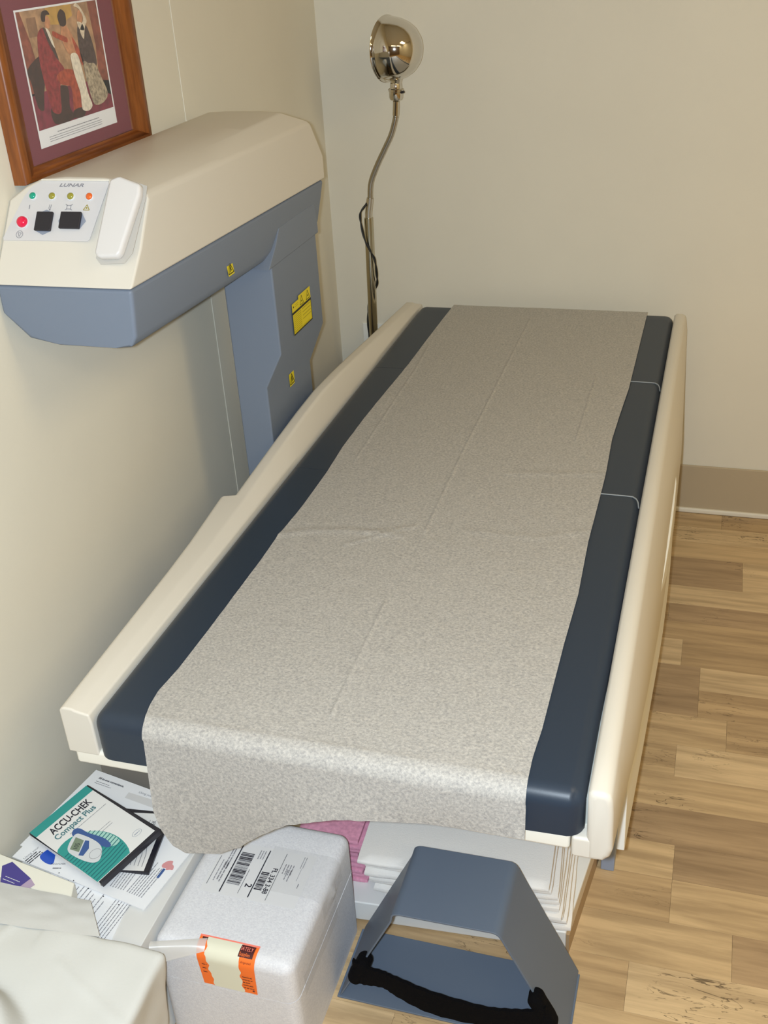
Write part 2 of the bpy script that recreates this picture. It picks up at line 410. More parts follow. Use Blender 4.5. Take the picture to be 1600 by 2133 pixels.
# left rail
ys = [-1.985, -1.9, -1.75, -1.6, -1.5, -1.42, -1.36, -1.335]
zt = [(-1.985, .663), (-1.5, .665), (-1.33, .673), (-1.1, .692), (-.98, .701), (-.86, .706), (-.74, .702), (-.62, .695), (-.37, .678), (-.055, .657)]
xo1 = [(-1.985, .236), (-1.6, .222), (-1.33, .207)]
def lrail(y, xo, xc):
    z = interp(zt, y)
    zin = min(z, .660)
    return [(xo, y, .577), (xo, y, z - .006), (xo + .006, y, z), (xc - .006, y, z), (xc, y, z - .003), (.286, y, zin - .004), (.289, y, zin - .02), (.289, y, .577)]
ys2 = [-1.326, -1.25, -1.17, -1.1, -1.04, -.98, -.92, -.86, -.80, -.74, -.68, -.62, -.5, -.37, -.2, -.055]
add('left_rail', loft([lrail(y, interp(xo1, y), .264) for y in ys] + [lrail(y, .234, .264) for y in ys2]), M['beige'], T, bevel=.0035, seg=3)
# right rail with its apron
zb = [(-1.985, .547), (-1.7, .54), (-1.55, .50), (-1.3, .44), (-.8, .40), (-.4, .44), (-.1, .50)]
xb = [(-1.985, .0545), (-1.86, .0615), (-1.76, .068), (-1.6, .072), (-1.2, .077), (-.85, .079), (-.5, .076), (-.1, .060)]
def rrail(y):
    x2 = 1 + interp(xb, y); z0 = interp(zb, y)
    pts = [(1.0195, y, z0), (1.0195, y, .662), (1.0245, y, .667), (1.038, y, .6675), (1.047, y, .664), (1.051, y, .655)]
    xm = 1.051 + (x2 - 1.051) * .55
    pts += [(xm, y, .62 if y > -1.9 else .63), (x2, y, z0 + .022), (x2 - .003, y, z0 + .009), (x2 - .012, y, z0)]
    return pts
ysr = [-1.980 + i * (1.88 / 26) for i in range(27)]
def inset(ring, dy, d):
    cx, cz = sum(p[0] for p in ring) / len(ring), .607; out = []
    for x, y, z in ring:
        sx = max(-1, min(1, (x - cx) / .012)); sz = max(-1, min(1, (z - cz) / .03)); out.append((x - sx * d, y + dy, z - sz * d))
    return out
r0 = rrail(-1.980)
add('right_rail', loft([inset(r0, -.0080, .0085), inset(r0, -.0074, .0055), inset(r0, -.0058, .0028), inset(r0, -.003, .0007)] + [rrail(y) for y in ysr]), M['beige'], T, ang=50)
add('rail_foot', box(1.0, 1.040, -1.9872, -1.93, .5475, .584), M['beige'], T, bevel=.005, seg=3)
add('bed_tray', box(.245, .9985, -1.984, -.07, .555, .584), M['beige_light'], T, bevel=.006, seg=3)
add('tray_liner', box(.2895, 1.0192, -1.96, -.075, .584, .630), M['liner'], T)
sk = [(-1.725, .0585), (-1.48, .0675), (-1.13, .0785), (-.95, .0795), (-.80, .0775), (-.65, .060), (-.1, .050)]
def skirt(y):
    x2 = 1 + interp(sk, y); return [(x2 - .013, y, .30), (x2, y, .30), (x2 - .002, y, .52), (x2 - .015, y, .52)]
add('side_skirt', loft([skirt(-1.725 + i * 1.625 / 18) for i in range(19)]), M['white_gap'], T, bevel=.002)
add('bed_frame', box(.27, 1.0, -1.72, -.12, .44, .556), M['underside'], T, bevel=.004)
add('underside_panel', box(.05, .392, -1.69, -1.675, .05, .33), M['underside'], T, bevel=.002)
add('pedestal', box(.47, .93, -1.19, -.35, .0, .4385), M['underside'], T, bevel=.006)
for (lx, ly) in ((1.006, -1.497), (.245, -1.497), (1.006, -.32), (.245, -.32)):
    add('leg', box(lx, lx + .026, ly, ly + .05, 0, .5), M['steel_blue'], T, bevel=.002)
    
# mattress
MT = thing('table_mattress', 'dark navy vinyl mattress pad in three sections on the scanner table', 'mattress', (.65, -1.02, .584))
secs = [(-1.992, -1.1655), (-1.1645, -.5865), (-.5855, -.082)]
def rbox(x0, x1, y0, y1, z0, z1, rr, n=(24, 30, 4), fn=None):
    """rounded box from a subdivided cube"""
    bm = bmesh.new()
    nx, ny, nz = n; idx = {}
    def vert(i, j, k):
        if (i, j, k) not in idx:
            p = Vector((x0 + (x1 - x0) * i / nx, y0 + (y1 - y0) * j / ny, z0 + (z1 - z0) * k / nz))
            c = Vector((min(max(p.x, x0 + rr), x1 - rr), min(max(p.y, y0 + rr), y1 - rr), min(max(p.z, z0 + rr), z1 - rr)))
            d = p - c
            if d.length > 1e-9: p = c + d.normalized() * rr
            if fn: p = fn(p)
            idx[(i, j, k)] = bm.verts.new(p)
        return idx[(i, j, k)]
    for i in range(nx):
        for j in range(ny):
            bm.faces.new((vert(i, j, 0), vert(i, j + 1, 0), vert(i + 1, j + 1, 0), vert(i + 1, j, 0)))
            bm.faces.new((vert(i, j, nz), vert(i + 1, j, nz), vert(i + 1, j + 1, nz), vert(i, j + 1, nz)))
    for i in range(nx):
        for k in range(nz):
            bm.faces.new((vert(i, 0, k), vert(i + 1, 0, k), vert(i + 1, 0, k + 1), vert(i, 0, k + 1)))
            bm.faces.new((vert(i, ny, k), vert(i, ny, k + 1), vert(i + 1, ny, k + 1), vert(i + 1, ny, k)))
    for j in range(ny):
        for k in range(nz):
            bm.faces.new((vert(0, j, k), vert(0, j, k + 1), vert(0, j + 1, k + 1), vert(0, j + 1, k)))
            bm.faces.new((vert(nx, j, k), vert(nx, j + 1, k), vert(nx, j + 1, k + 1), vert(nx, j, k + 1)))
    return bm
def cushion(x0, x1, y0, y1, z0, z1, rr, fn=None, near=True, far=True, top=True):
    def lin_list(a, b):   # denser near the ends
        k = [0, .25, .5, .75, 1]; L = b - a
        e = [a + rr * t for t in k]; mid = [a + rr + (L - 2 * rr) * t for t in [i / 14 for i in range(1, 14)]]; return e + mid + [b - rr + rr * t for t in k]
    xs, yy, zs = lin_list(x0, x1), lin_list(y0, y1), [z0, z0 + (z1 - z0 - rr) * .5] + [z1 - rr + rr * t for t in (0, .25, .5, .75, 1)]
    bm = bmesh.new(); idx = {}
    def V(i, j, k):
        if (i, j, k) not in idx:
            p = Vector((xs[i], yy[j], zs[k])); c = Vector((min(max(p.x, x0 + rr), x1 - rr), min(max(p.y, y0 + (rr if near else 0)), y1 - (rr if far else 0)), min(p.z, z1 - rr) if top else p.z))
            d = p - c
            mx = max(abs(d.x), abs(d.y), abs(d.z))
            if mx > 1e-9: p = c + d.normalized() * mx
            if fn: p = fn(p)
            idx[(i, j, k)] = bm.verts.new(p)
        return idx[(i, j, k)]
    nx, ny, nz = len(xs) - 1, len(yy) - 1, len(zs) - 1
    for i in range(nx):
        for j in range(ny):
            bm.faces.new((V(i, j, 0), V(i, j + 1, 0), V(i + 1, j + 1, 0), V(i + 1, j, 0))); bm.faces.new((V(i, j, nz), V(i + 1, j, nz), V(i + 1, j + 1, nz), V(i, j + 1, nz)))
        for k in range(nz):
            bm.faces.new((V(i, 0, k), V(i + 1, 0, k), V(i + 1, 0, k + 1), V(i, 0, k + 1))); bm.faces.new((V(i, ny, k), V(i, ny, k + 1), V(i + 1, ny, k + 1), V(i + 1, ny, k)))
    for j in range(ny):
        for k in range(nz):
            bm.faces.new((V(0, j, k), V(0, j, k + 1), V(0, j + 1, k + 1), V(0, j + 1, k))); bm.faces.new((V(nx, j, k), V(nx, j + 1, k), V(nx, j + 1, k + 1), V(nx, j, k + 1)))
    return bm
for i, (a, b) in enumerate(secs):
    def slump(p, i=i):
        q = p.copy()
        if i == 0:
            q.x -= .0032 * min(1, max(0, (-1.62 - p.y) / .16)) * (1 if p.x > 1.0 else 0)
            if p.y < -1.97 and p.z < .61: q.z += .004 * math.sin(p.x * 14)
        return q
    s = add('mattress_section', cushion(.2905, 1.0185, a, b, .630 if i else .5845, .660, .024, slump, i == 0, i == 2), M['navy'], MT, ang=60)
for (a, b) in secs[:2]:
    pth = smooth_path([(.70, b, .6598), (.85, b, .6601), (.985, b - .001, .6601), (1.005, b - .004, .6595), (1.013, b - .014, .6570), (1.0165, b - .03, .652)], 8)
    add('piping', tube(pth, .0014, 8), M['piping'], MT)

# exam paper over the mattress, hanging over its near end
xl = [(-2.02, .381), (-1.98, .378), (-1.95, .371), (-1.916, .368), (-1.86, .373), (-1.76, .375), (-1.53, .377), (-1.442, .375), (-1.386, .378), (-1.327, .380), (-1.18, .379), (-1.054, .373), (-.9, .374), (-.77, .378), (-.56, .385), (-.42, .386), (-.25, .388), (-.08, .391)]
xr = [(-2.02, .941), (-1.935, .939), (-1.875, .942), (-1.67, .943), (-1.53, .946), (-1.358, .941), (-1.172, .942), (-1.09, .942), (-.92, .937), (-.806, .940), (-.638, .946), (-.074, .946)]
zhang = [(.381, .505), (.386, .47), (.40, .436), (.418, .423), (.472, .431), (.511, .456), (.529, .473), (.555, .496), (.596, .526), (.634, .541), (.672, .555), (.729, .563), (.80, .571), (.88, .575), (.942, .579)]
crs = [([(.633, -.18), (.637, -1.055), (.643, -1.381)], .0020, .0018), ([(.637, -1.62), (.643, -1.911)], .0020, .0018), ([(.403, -.42), (.412, -.593), (.421, -1.116)], .0016, .0018),
       ([(.862, -.59), (.863, -.945)], .0018, .0018), ([(.533, -1.402), (.62, -1.364)], .0026, .0022), ([(.511, -1.451), (.597, -1.381)], .0026, .0022),
       ([(.375, -1.442), (.43, -1.415), (.50, -1.401), (.60, -1.40)], .0022, .006), ([(.72, -1.36), (.85, -1.36), (.94, -1.32)], .0012, .006), ([(.75, -1.12), (.94, -1.085)], .0014, .006)]
def dseg(px, py, a, b):
    ax, ay = a; bx, by = b; dx, dy = bx - ax, by - ay; t = ((px - ax) * dx + (py - ay) * dy) / (dx * dx + dy * dy); t = min(max(t, 0), 1)
    return math.hypot(px - ax - dx * t, py - ay - dy * t)
NU, NV, TOPV = 250, 320, 262
R0 = .026
def paper(uu, vv):
    j = vv * NV
    if j <= TOPV:
        y = -.083 + (-1.968 + .083) * j / TOPV; x0, x1 = interp(xl, y), interp(xr, y); x = x0 + (x1 - x0) * uu
        z = .6622 + .0007 * (1 + noise.noise(Vector((x * 9, y * 5, 3)))) + .0005 * noise.noise(Vector((x * 40, y * 30, 1)))
        for pts, h, wd in crs:
            d = min(dseg(x, y, a, b) for a, b in zip(pts, pts[1:]))
            if d < wd * 2.2: z += h * max(0, 1 - d / (wd * 2.2))
        return (x, y, z)
    t = (j - TOPV) / (NV - TOPV); na = .24
    if t <= na:
        a = t / na * math.pi / 2; y = -1.968 - .030 * math.sin(a); z = .636 + .0275 * math.cos(a)
        x0, x1 = interp(xl, y), interp(xr, y); return (x0 + (x1 - x0) * uu, y, z)
    q = (t - na) / (1 - na); x = .381 + (.941 - .381) * uu
    zb_ = interp(zhang, x) + .0012 * noise.noise(Vector((x * 60, 0, 0)))
    z = .636 + (zb_ - .636) * q
    left = max(0, 1 - (x - .381) / .12)
    dx = .03 * left * max(0, (.52 - z) / .1) if z < .52 else 0
    sag = -.0035 * q + .010 * math.sin(x * 17) * q * q * .4 - .006 * left * q
    return (x - .003 * q * left, -1.998 + sag, z)
P = add('exam_paper', grid(paper, NU, NV), M['crepe'], loc=(.65, -1.02, .662), ang=180)
tag(P, 'grey-white crepe exam paper strip over the navy mattress, hanging off its near end', 'paper')

# ------------------------------------------------------------------ scan arm
A = thing('bone_scanner', 'beige and blue-grey overhanging scanner with button panel, by the left wall', 'scanner', (.17, -1.1, 0))
def yf_up(z): return -1.6 + .11 * (z - 1.18) / .145
yb_up = [(1.150, -.706), (1.157, -.700), (1.169, -.684), (1.24, -.715), (1.295, -.770), (1.325, -.850), (1.34, -.86)]
def upper_ring(t):
    zs = 1.180 + (1.157 - 1.180) * t; hc = 1.307 + (1.292 - 1.307) * t; ht = 1.327
    pts = [(.2505, zs), (.2505, zs + .05), (.2495, hc - .008), (.245, hc), (.215, ht - .007), (.17, ht - .001), (.10, ht), (.055, ht - .003), (.030, ht - .013), (.002, ht - .032), (.002, zs)]
    out = []
    for x, z in pts:
        fr = yf_up(max(z, 1.18)) + (.012 if x > .247 and z > 1.19 else 0); bk = interp(yb_up, z)
        out.append((x, fr + (bk - fr) * t, z))
    return out
US = add('upper_shell', loft([upper_ring(t) for t in (0, .03, .15, .4, .7, .9, .97, 1)]), M['beige'], A, bevel=.004, seg=3, ang=30)
def lower_ring(t):
    zs = 1.1785 + (1.1555 - 1.1785) * t; zl = 1.077 + (1.047 - 1.077) * t
    pts = [(.2488, zs), (.2465, zs - .035), (.2425, zl + .025), (.232, zl + .007), (.20, zl), (.09, zl), (.045, zl + .014), (.003, zl + .055), (.003, zs)]
    out = []
    for x, z in pts:
        fr = -1.597 - .002 * (1.18 - z) / .1 + (.012 if z < zl + .003 else 0); bk = -.706 - .05 * min(1, (zs - z) / .11)
        out.append((x, fr + (bk - fr) * t, z))
    return out
LS = add('lower_shell', loft([lower_ring(t) for t in (0, .012, .1, .3, .6, .85, 1)]), M['blue'], A, bevel=.006, seg=3, ang=30)
def colring(z, x1, dzb=0): return [(.136, -1.05, z), (x1, -1.05, z), (x1, -.785, z - dzb), (.136, -.785, z - dzb)]
CM = add('column', loft([colring(.0, .207), colring(.787, .207, .038), colring(.866, .2490, .02), colring(1.068, .2490)]), M['blue'], A, bevel=.004, seg=3)
def gus(z, yf, x1): return [(.19, yf, z), (x1, yf, z), (x1, -.772, z), (.19, -.772, z)]
add('gusset', loft([gus(1.053, -1.068, .2510), gus(1.068, -1.050, .2508), gus(1.09, -1.018, .2498), gus(1.118, -.985, .2470)]), M['blue'], A, bevel=.002, seg=2)
# keypad
n_ = Vector((0, -.145, .11)).normalized()
FP = Plane((0, -1.6, 1.18), (1, 0, 0), (0, .11, .145))
pan = [(.006, .0755), (.160, .0770), (.1635, .080), (.1815, .173), (.180, .177), (.058, .177), (.042, .168), (.030, .150), (.0045, .080)]
KP = decal('control_panel', FP, [pan], M['panel'], A, lift=.0008, thick=.0006)
decal('panel_rim', FP, [rect(.058, .182, .1772, .1792)], M['beige_light'], KP, thick=.0025)
FP2 = Plane(FP.p(0, 0, .0014), FP.x, FP.y)
for a, mm in ((.047, 'green'), (.083, 'olive'), (.117, 'olive'), (.151, 'orange')):
    rg = lathe([(.0072, 0), (.0072, .0012), (.006, .0018)], FP2.p(a, .151), FP.n, 20); add('light_bezel', rg, M['silver'], KP)
    dm = lathe([(.0058, .0), (.0058, .002), (.005, .0036), (.003, .0048), (.0005, .0052)], FP2.p(a, .151), FP.n, 20)
    add('indicator_light', dm, M[mm], KP, label={'green': 'green indicator light', 'orange': 'orange indicator light'}.get(mm, 'olive indicator light'))
add('button_ring', lathe([(.0112, 0), (.0112, .0016), (.0095, .002)], FP2.p(.037, .106), FP.n, 24), M['silver'], KP)
add('push_button', lathe([(.0092, 0), (.0092, .004), (.008, .007), (.005, .0092), (.0005, .0098)], FP2.p(.037, .106), FP.n, 24), M['red'], KP, label='red push button')
for (ca, cb, wa, wb, vert) in ((.077, .1075, .0295, .032, True), (.125, .110, .037, .028, False)):
    ar = [[(ca - wa * .5, cb + wb * .46), (ca + wa * .5, cb + wb * .46), (ca, cb + wb * .5 + .0048)], [(ca - wa * .5, cb - wb * .46), (ca, cb - wb * .5 - .0060), (ca + wa * .5, cb - wb * .46)]] if vert else \
         [[(ca + wa * .46, cb - wb * .5), (ca + wa * .5 + .0085, cb), (ca + wa * .46, cb + wb * .5)], [(ca - wa * .46, cb - wb * .5), (ca - wa * .46, cb + wb * .5), (ca - wa * .5 - .005, cb)]]
    for q_ in ar: decal('arrow_mark', FP2, [q_], M['arrow'], KP, lift=.0004)
    decal('rocker_button', FP2, [rect(ca - wa / 2, ca + wa / 2, cb - wb / 2, cb + wb / 2)], M['black'], KP, thick=.005, label='black rocker button', bevel=.0015)
text('lettering', 'LUNAR', .0078, FP2, .092, .1675, M['ink_grey'], KP, lift=.0004, xs=1.75, shear=.3, bold=.0002)
ci = circ(.034, .086, .006, 20)
for sy in ([rect(.043, .0445, .129, .136)],
           stroke([(.080, .130), (.081, .137)], .001) + stroke([(.083, .130), (.084, .137)], .001) + [circ(.0822, .1285, .0016, 8)],
           stroke([(.110, .138), (.113, .136), (.120, .136), (.123, .138)], .0010) + stroke([(.110, .128), (.113, .130), (.120, .130), (.123, .128)], .0010) + stroke([(.113, .129), (.113, .137)], .001) + stroke([(.120, .129), (.120, .137)], .001),
           stroke(ci + ci[:1], .0009) + stroke([(.031, .0885), (.037, .0885), (.034, .082), (.031, .0885)], .0009)):
    decal('panel_symbol', FP2, sy, M['ink_grey'], KP, lift=.0004)
decal('panel_symbol', FP2, stroke([(.1435, .1285), (.1545, .1285), (.149, .1375), (.1435, .1285)], .0012) + [circ(.149, .132, .0016, 8)], M['yellow_dk'], KP, lift=.0004)
# grip handle standing proud of the corner
rec = [(.188, .1795), (.205, .1835), (.250, .170), (.2508, .150), (.243, .060), (.232, .043), (.190, .040), (.180, .050)]
decal('handle_recess', FP, [rec], M['panel_dark'], A, lift=.0004, thick=.0006)
gp = [(.1905, .174), (.2065, .1805), (.246, .1675), (.2475, .150), (.2310, .0560), (.226, .0475), (.193, .0455), (.1845, .052)]
decal('grip_handle', FP, [gp], M['handle'], A, lift=.0, thick=.017, bevel=.0055, label='white rounded grip handle')
# warning labels
def warn(pl, a, b, wd, ht, par, fig=True):
    L = decal('warning_label', pl, [rect(a - wd / 2, a + wd / 2, b - ht / 2, b + ht / 2)], M['yellow'], par, lift=.0008, label='yellow warning sticker')
    t = tri(a, b, wd * .86)
    ps = stroke(t + t[:1], wd * .07) + stroke([(a - wd * .12, b - wd * .28), (a - wd * .02, b + wd * .15), (a + wd * .10, b - wd * .2)], wd * .09) + [circ(a + wd * .02, b + wd * .18, wd * .06, 8)]
    decal('warning_symbol', pl, ps, M['black_ink'], L, lift=.0013)
SP = Plane((.2465, 0, 0), (0, 1, 0), (-.04, 0, 1))
warn(Plane((.2445, 0, 1.106), (0, 1, 0), (-.10, 0, 1)), -1.232, .0005, .026, .026, LS)
CP = Plane((.2506, 0, 0), (0, 1, 0), (0, 0, 1))
Lb = decal('radiation_label', CP, [[(-.972, .880), (-.857, .880), (-.857, .956), (-.930, .956), (-.930, .949), (-.970, .949)]], M['yellow'], CM, lift=.0006, label='yellow radiation warning label with black border')
brd = stroke([(-.970, .928), (-.858, .928)], .005) + stroke([(-.970, .881), (-.858, .881)], .003) + stroke([(-.971, .88), (-.971, .930)], .002) + stroke([(-.858, .88), (-.858, .930)], .002)
brd += [circ(-.962, .941, .0022, 8)]
for ca in (-.912, -.874):
    t = tri(ca, .942, .021); brd += stroke(t + t[:1], .0013) + [circ(ca, .940, .0022, 8)]
decal('label_border', CP, brd, M['black_ink'], Lb, lift=.001)
rg = random.Random(5)
decal('label_print', CP, greek(-.966, -.918, .921, 9, .0042, .0012, rg, .1) + [rect(-.913, -.863, .921 - k * .0075, .9222 - k * .0075) for k in range(4)] + greek(-.966, -.862, .8845, 1, .004, .001, rg, .1) + greek(-.953, -.932, .943, 2, .004, .001, rg), M['yellow_dk'], Lb, lift=.001)
warn(Plane((.2075, 0, 0), (0, 1, 0), (0, 0, 1)), -.911, .753, .030, .030, CM)

# ------------------------------------------------------------------ picture on the left wall
PF = thing('framed_picture', 'oak-framed picture with burgundy mat hanging on the left wall above the scanner arm', 'picture', (.0, -1.266, 1.6))
y0, y1, z0, z1 = -1.488, -1.046, 1.3125, 1.66; fw = .046
def moulding(pts):   # profile across the width: (offset from outer edge, height)
    prof = [(0, 0), (0, .020), (.004, .024), (.016, .025), (.022, .021), (.030, .020), (.036, .015), (.046, .012), (.046, 0)]
    (ya, za), (yb, zb_), (ia, ja), (ib, jb) = pts   # outer a, outer b, inner a, inner b
    r1 = [(.0005 + h, ya + (ia - ya) * o / fw, za + (ja - za) * o / fw) for o, h in prof]
    r2 = [(.0005 + h, yb + (ib - yb) * o / fw, zb_ + (jb - zb_) * o / fw) for o, h in prof]
    return loft([r1, r2])
O = [(y0, z0), (y1, z0), (y1, z1), (y0, z1)]; I = [(y0 + fw, z0 + .02), (y1 - fw, z0 + .02), (y1 - fw, z1 - fw), (y0 + fw, z1 - fw)]
for k in range(4):
    add('frame_side', moulding((O[k], O[(k + 1) % 4], I[k], I[(k + 1) % 4])), M['frame_h'] if k % 2 == 0 else M['frame_v'], PF, ang=50)
add('mat_board', box(.001, .006, y0 + .03, y1 - .03, z0 + .012, z1 - .03), M['mat'], PF, smooth=False)
WP = Plane((.0062, 0, 0), (0, 1, 0), (0, 0, 1))
PR = decal('print_sheet', WP, [rect(-1.402, -1.143, 1.354, 1.5665)], M['sheet'], PF, lift=.0006)
def pm(name, c): return mat(name, c, .6, spec=.2)
pa, pb, qa, qb = -1.398, -1.148, 1.3825, 1.5635
def pp(u_, v_): return (pa + (pb - pa) * u_, qa + (qb - qa) * v_)
def poly(*uv): return [pp(a, b) for a, b in uv]
def spoly(*uv):
    P = [Vector((*pp(a, b), 0)) for a, b in uv]; n = len(P); out = []
    for i in range(n):
        a, b, c, d = P[i - 1], P[i], P[(i + 1) % n], P[(i + 2) % n]
        for k in range(5):
            t = k / 5; q_ = .5 * (2 * b + (c - a) * t * .8 + (2 * a - 5 * b + 4 * c - d) * t * t * .8 + (3 * b - a - 3 * c + d) * t ** 3 * .8) + .1 * 0 * b
            h = b.lerp(c, t); q_ = h.lerp(b + ((c - a) * t * .5 + (2 * a - 5 * b + 4 * c - d) * t * t * .5 + (3 * b - a - 3 * c + d) * t ** 3 * .5), .8); out.append((q_.x, q_.y))
    return out
def paint(name, polys, material, lift):
    for q_ in polys: decal(name, WP, [q_], material, PR, lift=lift)
decal('painted_scene', WP, [rect(pa, pb, qa, qb)], mat('picture_wall_print', '#B08A66', .6, spec=.2, vary=.25, vscale=60), PR, lift=.0009)
decal('painted_floor', WP, [poly((0, 0), (1, 0), (1, .26), (.78, .30), (0, .32))], mat('picture_floor_print', '#7E2A3C', .6, spec=.2, vary=.25, vscale=80), PR, lift=.0011)
PD = {k: mat('picture_%s_print' % k, c, .6, spec=.2, vary=v, vscale=sc) for k, c, v, sc in (('drape', '#8C4A38', .3, 70), ('gold', '#C49A4C', .15, 70), ('frame', '#8E6A4E', .2, 70), ('coat', '#8E2E30', .28, 120),
      ('trouser', '#A8482C', .25, 120), ('shadow', '#3E2620', .3, 90), ('hair', '#3B241C', .2, 90), ('skin', '#C58A62', .18, 110), ('gown', '#E3D9C6', .14, 150), ('dress', '#4C3A36', .35, 150), ('skirt', '#A79880', .4, 170), ('scarf', '#DCCBB2', .2, 120))}
paint('painted_drapery', [poly((0, 1), (0, .3), (.10, .32), (.12, .6), (.10, .75), (.04, 1)), poly((.86, .2), (1, .12), (1, 1), (.88, 1), (.90, .6))], PD['drape'], .0011)
paint('painted_panel', [poly((.34, .86), (.5, .84), (.66, .90), (.66, 1), (.34, 1))], PD['gold'], .0012)
paint('painted_frame', [poly((.10, .78), (.21, .78), (.21, .94), (.10, .94))], PD['frame'], .0012)
paint('painted_piano', [spoly((0, .52), (.12, .60), (.22, .62), (.22, .50), (.14, .30), (.10, .16), (.04, .2), (.02, .4))], PD['shadow'], .0013)
paint('painted_stool', [spoly((.20, .02), (.32, .0), (.46, .02), (.42, .12), (.44, .30), (.30, .32), (.18, .14))], PD['shadow'], .0013)
paint('painted_coat', [spoly((.19, .78), (.25, .84), (.31, .82), (.36, .70), (.38, .56), (.44, .46), (.38, .38), (.34, .30), (.30, .10), (.20, .13), (.17, .35), (.16, .58))], PD['coat'], .0014)
paint('painted_trouser', [spoly((.33, .42), (.44, .46), (.58, .42), (.61, .34), (.58, .20), (.56, .05), (.46, .06), (.48, .22), (.47, .30), (.36, .34))], PD['trouser'], .0015)
paint('painted_shoe', [spoly((.44, .02), (.56, .0), (.61, .04), (.56, .09), (.46, .08))], PD['shadow'], .0016)
paint('painted_lapel', [spoly((.27, .84), (.30, .82), (.36, .68), (.39, .55), (.36, .58), (.30, .72))], PD['dress'], .0016)
paint('painted_shirt', [spoly((.30, .84), (.34, .80), (.37, .66), (.34, .70))], PD['gown'], .0017)
paint('painted_face', [spoly((.30, .84), (.35, .83), (.37, .88), (.35, .93), (.31, .92))], PD['skin'], .0018)
paint('painted_hair', [spoly((.27, .90), (.29, .97), (.35, .98), (.38, .94), (.33, .94), (.31, .89)), spoly((.48, .84), (.47, .92), (.52, .97), (.57, .93), (.56, .84), (.52, .82))], PD['hair'], .0019)
paint('painted_back', [spoly((.50, .84), (.55, .83), (.61, .74), (.66, .60), (.63, .54), (.55, .56), (.50, .62), (.47, .74))], PD['skin'], .0017)
paint('painted_arm', [spoly((.38, .80), (.46, .76), (.54, .72), (.53, .68), (.44, .72), (.37, .76)), spoly((.60, .72), (.67, .60), (.70, .48), (.67, .46), (.62, .58))], PD['trouser'], .0018)
paint('painted_gown', [spoly((.54, .56), (.60, .58), (.64, .54), (.66, .40), (.68, .20), (.71, .08), (.65, .04), (.57, .07), (.58, .22), (.55, .38))], PD['gown'], .0020)
paint('painted_dress', [spoly((.69, .78), (.75, .82), (.82, .78), (.86, .62), (.87, .44), (.80, .40), (.70, .42), (.67, .58))], PD['dress'], .0018)
paint('painted_skirt', [spoly((.69, .48), (.76, .46), (.84, .44), (.90, .30), (.95, .14), (.86, .07), (.74, .08), (.70, .24))], PD['skirt'], .0020)
paint('painted_face', [spoly((.71, .84), (.76, .83), (.79, .89), (.76, .94), (.72, .91))], PD['skin'], .0019)
paint('painted_scarf', [spoly((.69, .98), (.73, 1), (.78, .95), (.83, .84), (.79, .78), (.75, .68), (.72, .76), (.79, .86), (.75, .95)), spoly((.70, .84), (.76, .82), (.78, .76), (.72, .77))], PD['scarf'], .0021)
decal('caption_print', WP, greek(-1.345, -1.205, 1.372, 1, .004, .0016, rg, .0) + greek(-1.372, -1.19, 1.3675, 3, .0036, .0011, rg, .05), M['ink_grey'], PR, lift=.0010)
add('glass_pane', box(.0085, .0095, y0 + .04, y1 - .04, z0 + .017, z1 - .04), M['glass'], PF, smooth=False)

# ------------------------------------------------------------------ gooseneck lamp
LX, LY = .155, -.15
G = thing('gooseneck_lamp', 'chrome gooseneck exam lamp standing in the corner behind the table', 'lamp', (LX, LY, 0))
add('lamp_base', lathe([(.085, 0), (.09, .006), (.088, .018), (.03, .03), (.018, .04)], (LX, LY, 0), (0, 0, 1)), M['chrome_dull'], G)
add('pole', tube([(.155, LY, .035), (.157, LY, .5), (.1665, LY, .93)], .0125, 20), M['pole'], G)
add('collar', tube([(.1664, LY, .925), (.1675, LY, .945), (.175, LY, .985)], .0098, 20), M['chrome'], G)
neck = smooth_path([(.1745, LY, .980), (.1801, LY, 1.0255), (.1988, LY, 1.0689), (.225, LY, 1.1159), (.2462, LY, 1.1544), (.259, LY, 1.1912), (.2625, LY, 1.2082)], 30)
add('gooseneck', tube(neck, lambda t: .0072 + .00055 * math.sin(t * 620), 14), M['chrome_dull'], G, ang=180)
add('neck_sleeve', tube([(.2615, LY, 1.203), (.2645, LY, 1.238)], .0088, 16), M['chrome'], G)
sd = Vector((.05, 0, 1)).normalized()
add('socket', lathe([(.009, -.004), (.016, .0), (.0185, .006), (.0185, .020), (.0205, .021), (.0205, .026), (.016, .028), (.0155, .040), (.013, .046)], (.2642, LY, 1.243), sd, 28), M['chrome'], G)
sw = add('switch_key', tube([(.279, LY - .006, 1.261), (.290, LY - .010, 1.263)], .0035, 10), M['black'], G)
d = Vector((-.963, .263, .02)).normalized(); apex = Vector((.339, LY - .026, 1.365))
prof = [(.0002, -.0005), (.012, .0006), (.026, .004), (.044, .014), (.058, .029), (.068, .048), (.0745, .070), (.078, .092), (.0795, .106), (.0815, .1075)]
prof = [(a, b * .9) for a, b in prof]
sh = lathe(prof, apex, d, 56, cap=False)
bmesh.ops.solidify(sh, geom=sh.faces[:], thickness=.0012)
add('lamp_shade', sh, M['chrome'], G, ang=60)
add('shade_neck', tube([(.2665, LY, 1.281), (.2685, LY - .002, 1.296), (.274, LY - .006, 1.316)], lambda t: .0135 + .010 * t * t, 24), M['chrome'], G, ang=60)
add('lamp_bulb', lathe([(.001, 0), (.018, .006), (.026, .025), (.02, .045), (.012, .06)], apex + d * .07, -d, 20), M['white_gap'], G)
